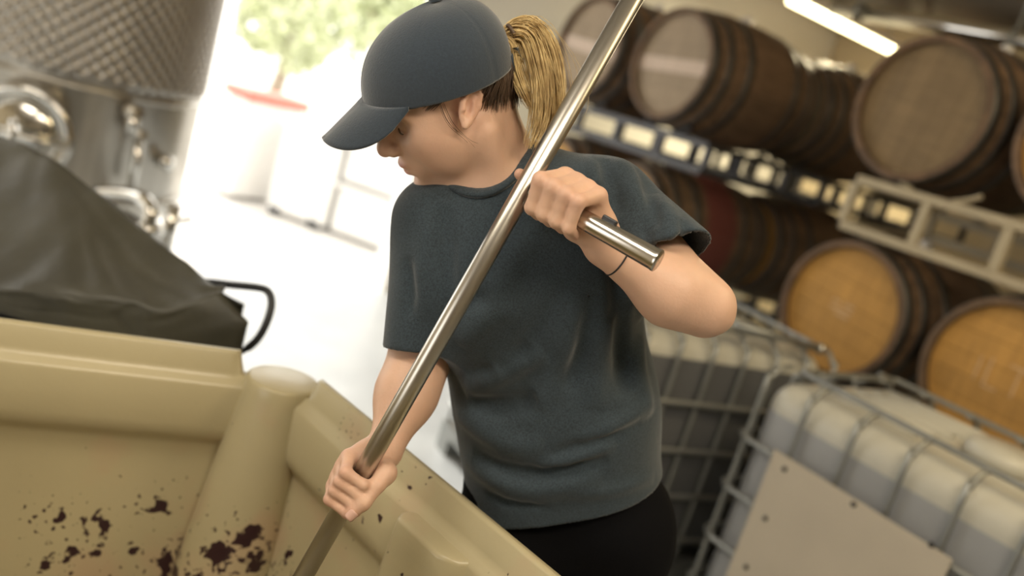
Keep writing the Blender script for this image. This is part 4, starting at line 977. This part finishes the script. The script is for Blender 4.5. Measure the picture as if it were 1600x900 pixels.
o = link('brim', pymesh('brim', v, f), capm, CAP, True); m_ = o.modifiers.new('thickness', 'SOLIDIFY'); m_.thickness = .004
st = [np.array(crown(math.pi+a, .05))+np.array([-.002, 0, 0]) for a in np.linspace(-.5, .5, 13)]; v = []; f = []
for q in st: v += [cp_(q[0], q[1], q[2]-.008)-WO, cp_(q[0], q[1], q[2]+.008)-WO]
for i in range(12): f.append((2*i, 2*i+2, 2*i+3, 2*i+1))
o = link('cap_strap', pymesh('cap_strap', v, f), capm, CAP, True); o.modifiers.new('thickness', 'SOLIDIFY').thickness = .003
bk = cp_(-.090, .030, CAPZ+.008)-WO; MB().box(bk, HL*.006-HF*.004, HU*.010, unit(HF+HL*.5)*.002).build('strap_buckle', MT['chrome'], CAP, bevel=.001)
# ------------------------------------------------------------------ hair
def strands(name, guides, n, spread, r, m, par, seed, wob=.003, seg=14, taper=.35, jit=0.0):
    rg = np.random.default_rng(seed); V = []; F = []; k = 0
    gs = [np.array(g_) for g_ in guides]; W_ = [g_[1] for g_ in spread]
    for s in range(n):
        gi = rg.integers(0, len(gs)); g_ = gs[gi]; off = rg.normal(size=2)*.5; off /= max(1, np.linalg.norm(off)); ph = rg.uniform(0, 6.28, 3); ln = rg.uniform(.72, 1.0)
        sm_ = np.array(smooth_path(list(g_), 8)); m_n = len(sm_); ts_ = np.linspace(rg.uniform(0, jit), ln, seg)*(m_n-1); i0 = np.minimum(ts_.astype(int), m_n-2); fr_ = ts_-i0
        c = sm_[i0]*(1-fr_)[:, None]+sm_[i0+1]*fr_[:, None]
        wd = np.interp(np.linspace(0, ln, seg), np.linspace(0, 1, len(spread[gi])), spread[gi])
        tn = np.gradient(c, axis=0); tn /= np.linalg.norm(tn, axis=1)[:, None]; u_ = np.cross(tn, -FW); u_ /= np.linalg.norm(u_, axis=1)[:, None]; w2 = np.cross(tn, u_)
        c = c+u_*(off[0]*wd)[:, None]+w2*(off[1]*wd)[:, None]
        u = np.linspace(0, 1, seg); c += (np.sin(u*5+ph[0])*wob*u)[:, None]*u_+(np.sin(u*4+ph[1])*wob*u)[:, None]*w2
        rad = r*np.minimum(1, .25+u*5)*(1-(1-taper)*u**2)*rg.uniform(.7, 1.2)
        for i in range(seg):
            for a in range(3): V.append(c[i]+rad[i]*(math.cos(a*2.094+ph[2])*u_[i]+math.sin(a*2.094+ph[2])*w2[i])-WO)
        for i in range(seg-1):
            for a in range(3): F.append((k+i*3+a, k+i*3+(a+1) % 3, k+(i+1)*3+(a+1) % 3, k+(i+1)*3+a))
        k += seg*3
    o = link(name, npmesh(name, np.array(V), np.array(F)), m, par, True); o['kind'] = 'stuff'; return o
blond = mat('blond_hair', (.86, .66, .32), .42, var=.35, vscale=60, spec=.5, col2=(.40, .25, .09)); dark = mat('brown_hair', (.10, .062, .038), .5, var=.3, vscale=50)
pt = cp_(-.086, 0, .062)
def G_(*q): return [pt]+[P(*k) for k in q]
gd = [G_((805, 48, 1.21), (830, 45, 1.205), (852, 75, 1.20), (864, 125, 1.20), (868, 180, 1.20), (862, 225, 1.20)),
      G_((805, 50, 1.22), (832, 55, 1.215), (848, 95, 1.21), (854, 150, 1.21), (852, 205, 1.205), (842, 240, 1.20)),
      G_((802, 55, 1.20), (825, 62, 1.195), (838, 100, 1.19), (845, 145, 1.185), (842, 190, 1.18), (828, 232, 1.17))]
spr = [[.010, .016, .017, .017, .016, .014, .008]]*3
PONY = strands('ponytail', gd, 620, spr, .00085, blond, woman, 3)
gi = [[pt, P(800, 75, 1.19), P(806, 105, 1.185), P(818, 140, 1.18), P(832, 172, 1.18)]]
strands('inner_lock', gi, 160, [[.008, .012, .011, .009, .004]], .0008, blond, PONY, 5, .002)
gf = [[pt, P(835, 40, 1.19), P(866, 85, 1.185), P(880, 150, 1.18), P(872, 190, 1.18)]]
strands('flyaway_hair', gf, 14, [[.008, .012, .02, .028, .03]], .0004, blond, PONY, 9, .01)
MB().tube([pt+.012*(math.cos(a)*HU+math.sin(a)*HL)-HF*.012-WO for a in np.linspace(0, 6.283, 17)[:-1]], .003, 8, closed=True).build('hair_tie', dark, PONY, True)
gn = []                                                            # combed back from the temple and nape to the tail
for a in np.linspace(-1, 1, 9):
    for (f0, u0) in ((.052, .018), (.020, .034), (-.030, .012), (-.050, -.012), (-.062, -.030)):
        pass
def on_head(f_, l_, u_):                                           # push a point just off the skull
    c = np.array([.004, 0, .043]); d = np.array([f_, l_, u_])-c; k = math.sqrt((d[0]/.0915)**2+(d[1]/.0728)**2+(d[2]/.078)**2); d = d/k; return hp_(*(c+d))
HS = head()
def on_skin(ang, u_, lift=.002):                                    # point on the scalp, ang degrees from the back of the head
    d = np.array([-math.cos(math.radians(ang)), math.sin(math.radians(ang)), 0]); rs = np.linspace(.02, .13, 80)
    q = HO+(HF*d[0]+HL*d[1])*rs[:, None]+HF*(-.012)+HU*u_; v = field(HS, q); k = np.argmax(v > 0)
    return q[max(k-1, 0)]+unit(HF*d[0]+HL*d[1])*lift
for s in (1, -1):
    for a0 in (8, 24, 40, 56, 70, 82):
        for k in range(4):
            ulow = -.050+.030*(a0/82)**2; u0 = ulow+(.030-ulow)*k/4
            gn.append([on_skin(s*(a0*(1-.75*q)), u0+(.050-u0)*q) for q in (0, .25, .5, .75)]+[pt+HL*s*.004])
    for (a0, u0) in ((135, .020), (128, .026), (120, .030), (112, .034)):
        gn.append([on_skin(s*a0, u0), on_skin(s*(a0-18), u0+.010), on_skin(s*(a0-40), u0+.016)])
strands('swept_hair', gn, 3600, [[.008, .007, .006, .005]]*len(gn), .0006, dark, woman, 11, .0012, 9, jit=.25)
gw = [[on_head(.030, .074, .022), hp_(.030, .078, -.005), hp_(.018, .074, -.035), hp_(.002, .066, -.062)]]
strands('loose_wisp', gw, 5, [[.004, .004, .006, .010]], .00035, dark, woman, 15, .004)
# face fittings
for s in (1, -1):
    g = [hp_(.0865+.002*math.cos(a*1.2), s*(.032+.013*a), .0005-.003*math.cos(a)) for a in np.linspace(-1, 1, 9)]
    MB().tube([q-WO for q in g], .0011, 6).build('eyelash', dark, BODY, True)
    g = [hp_(.094-.016*((a+1)/2)**2, s*(.016+.032*(a+1)/2), .0265+.004*math.sin((a+1)*1.6)) for a in np.linspace(-1, 1, 9)]
    MB().tube([q-WO for q in g], [.0012, .002, .0024, .0025, .0024, .0022, .002, .0015, .0008], 6).build('eyebrow', dark, BODY, True)
ep = hp_(.009, .0770, -.0115)-WO; MB().lathe([(.001, .0025), (.0018, .002), (.0022, .0008), (.0018, 0)], 12, ep, HL).build('ear_stud', MT['chrome'], woman, True)
wa = unit(EL-WL); wc = WL+wa*.022; u_ = unit(np.cross(wa, FW)); v_ = np.cross(wa, u_)
MB().tube([wc+.0285*(math.cos(a)*u_+math.sin(a)*v_)-WO for a in np.linspace(0, 6.283, 33)[:-1]], .0011, 6, closed=True).build('wrist_line', MT['black'], woman, True)  # thin dark ring round the wrist
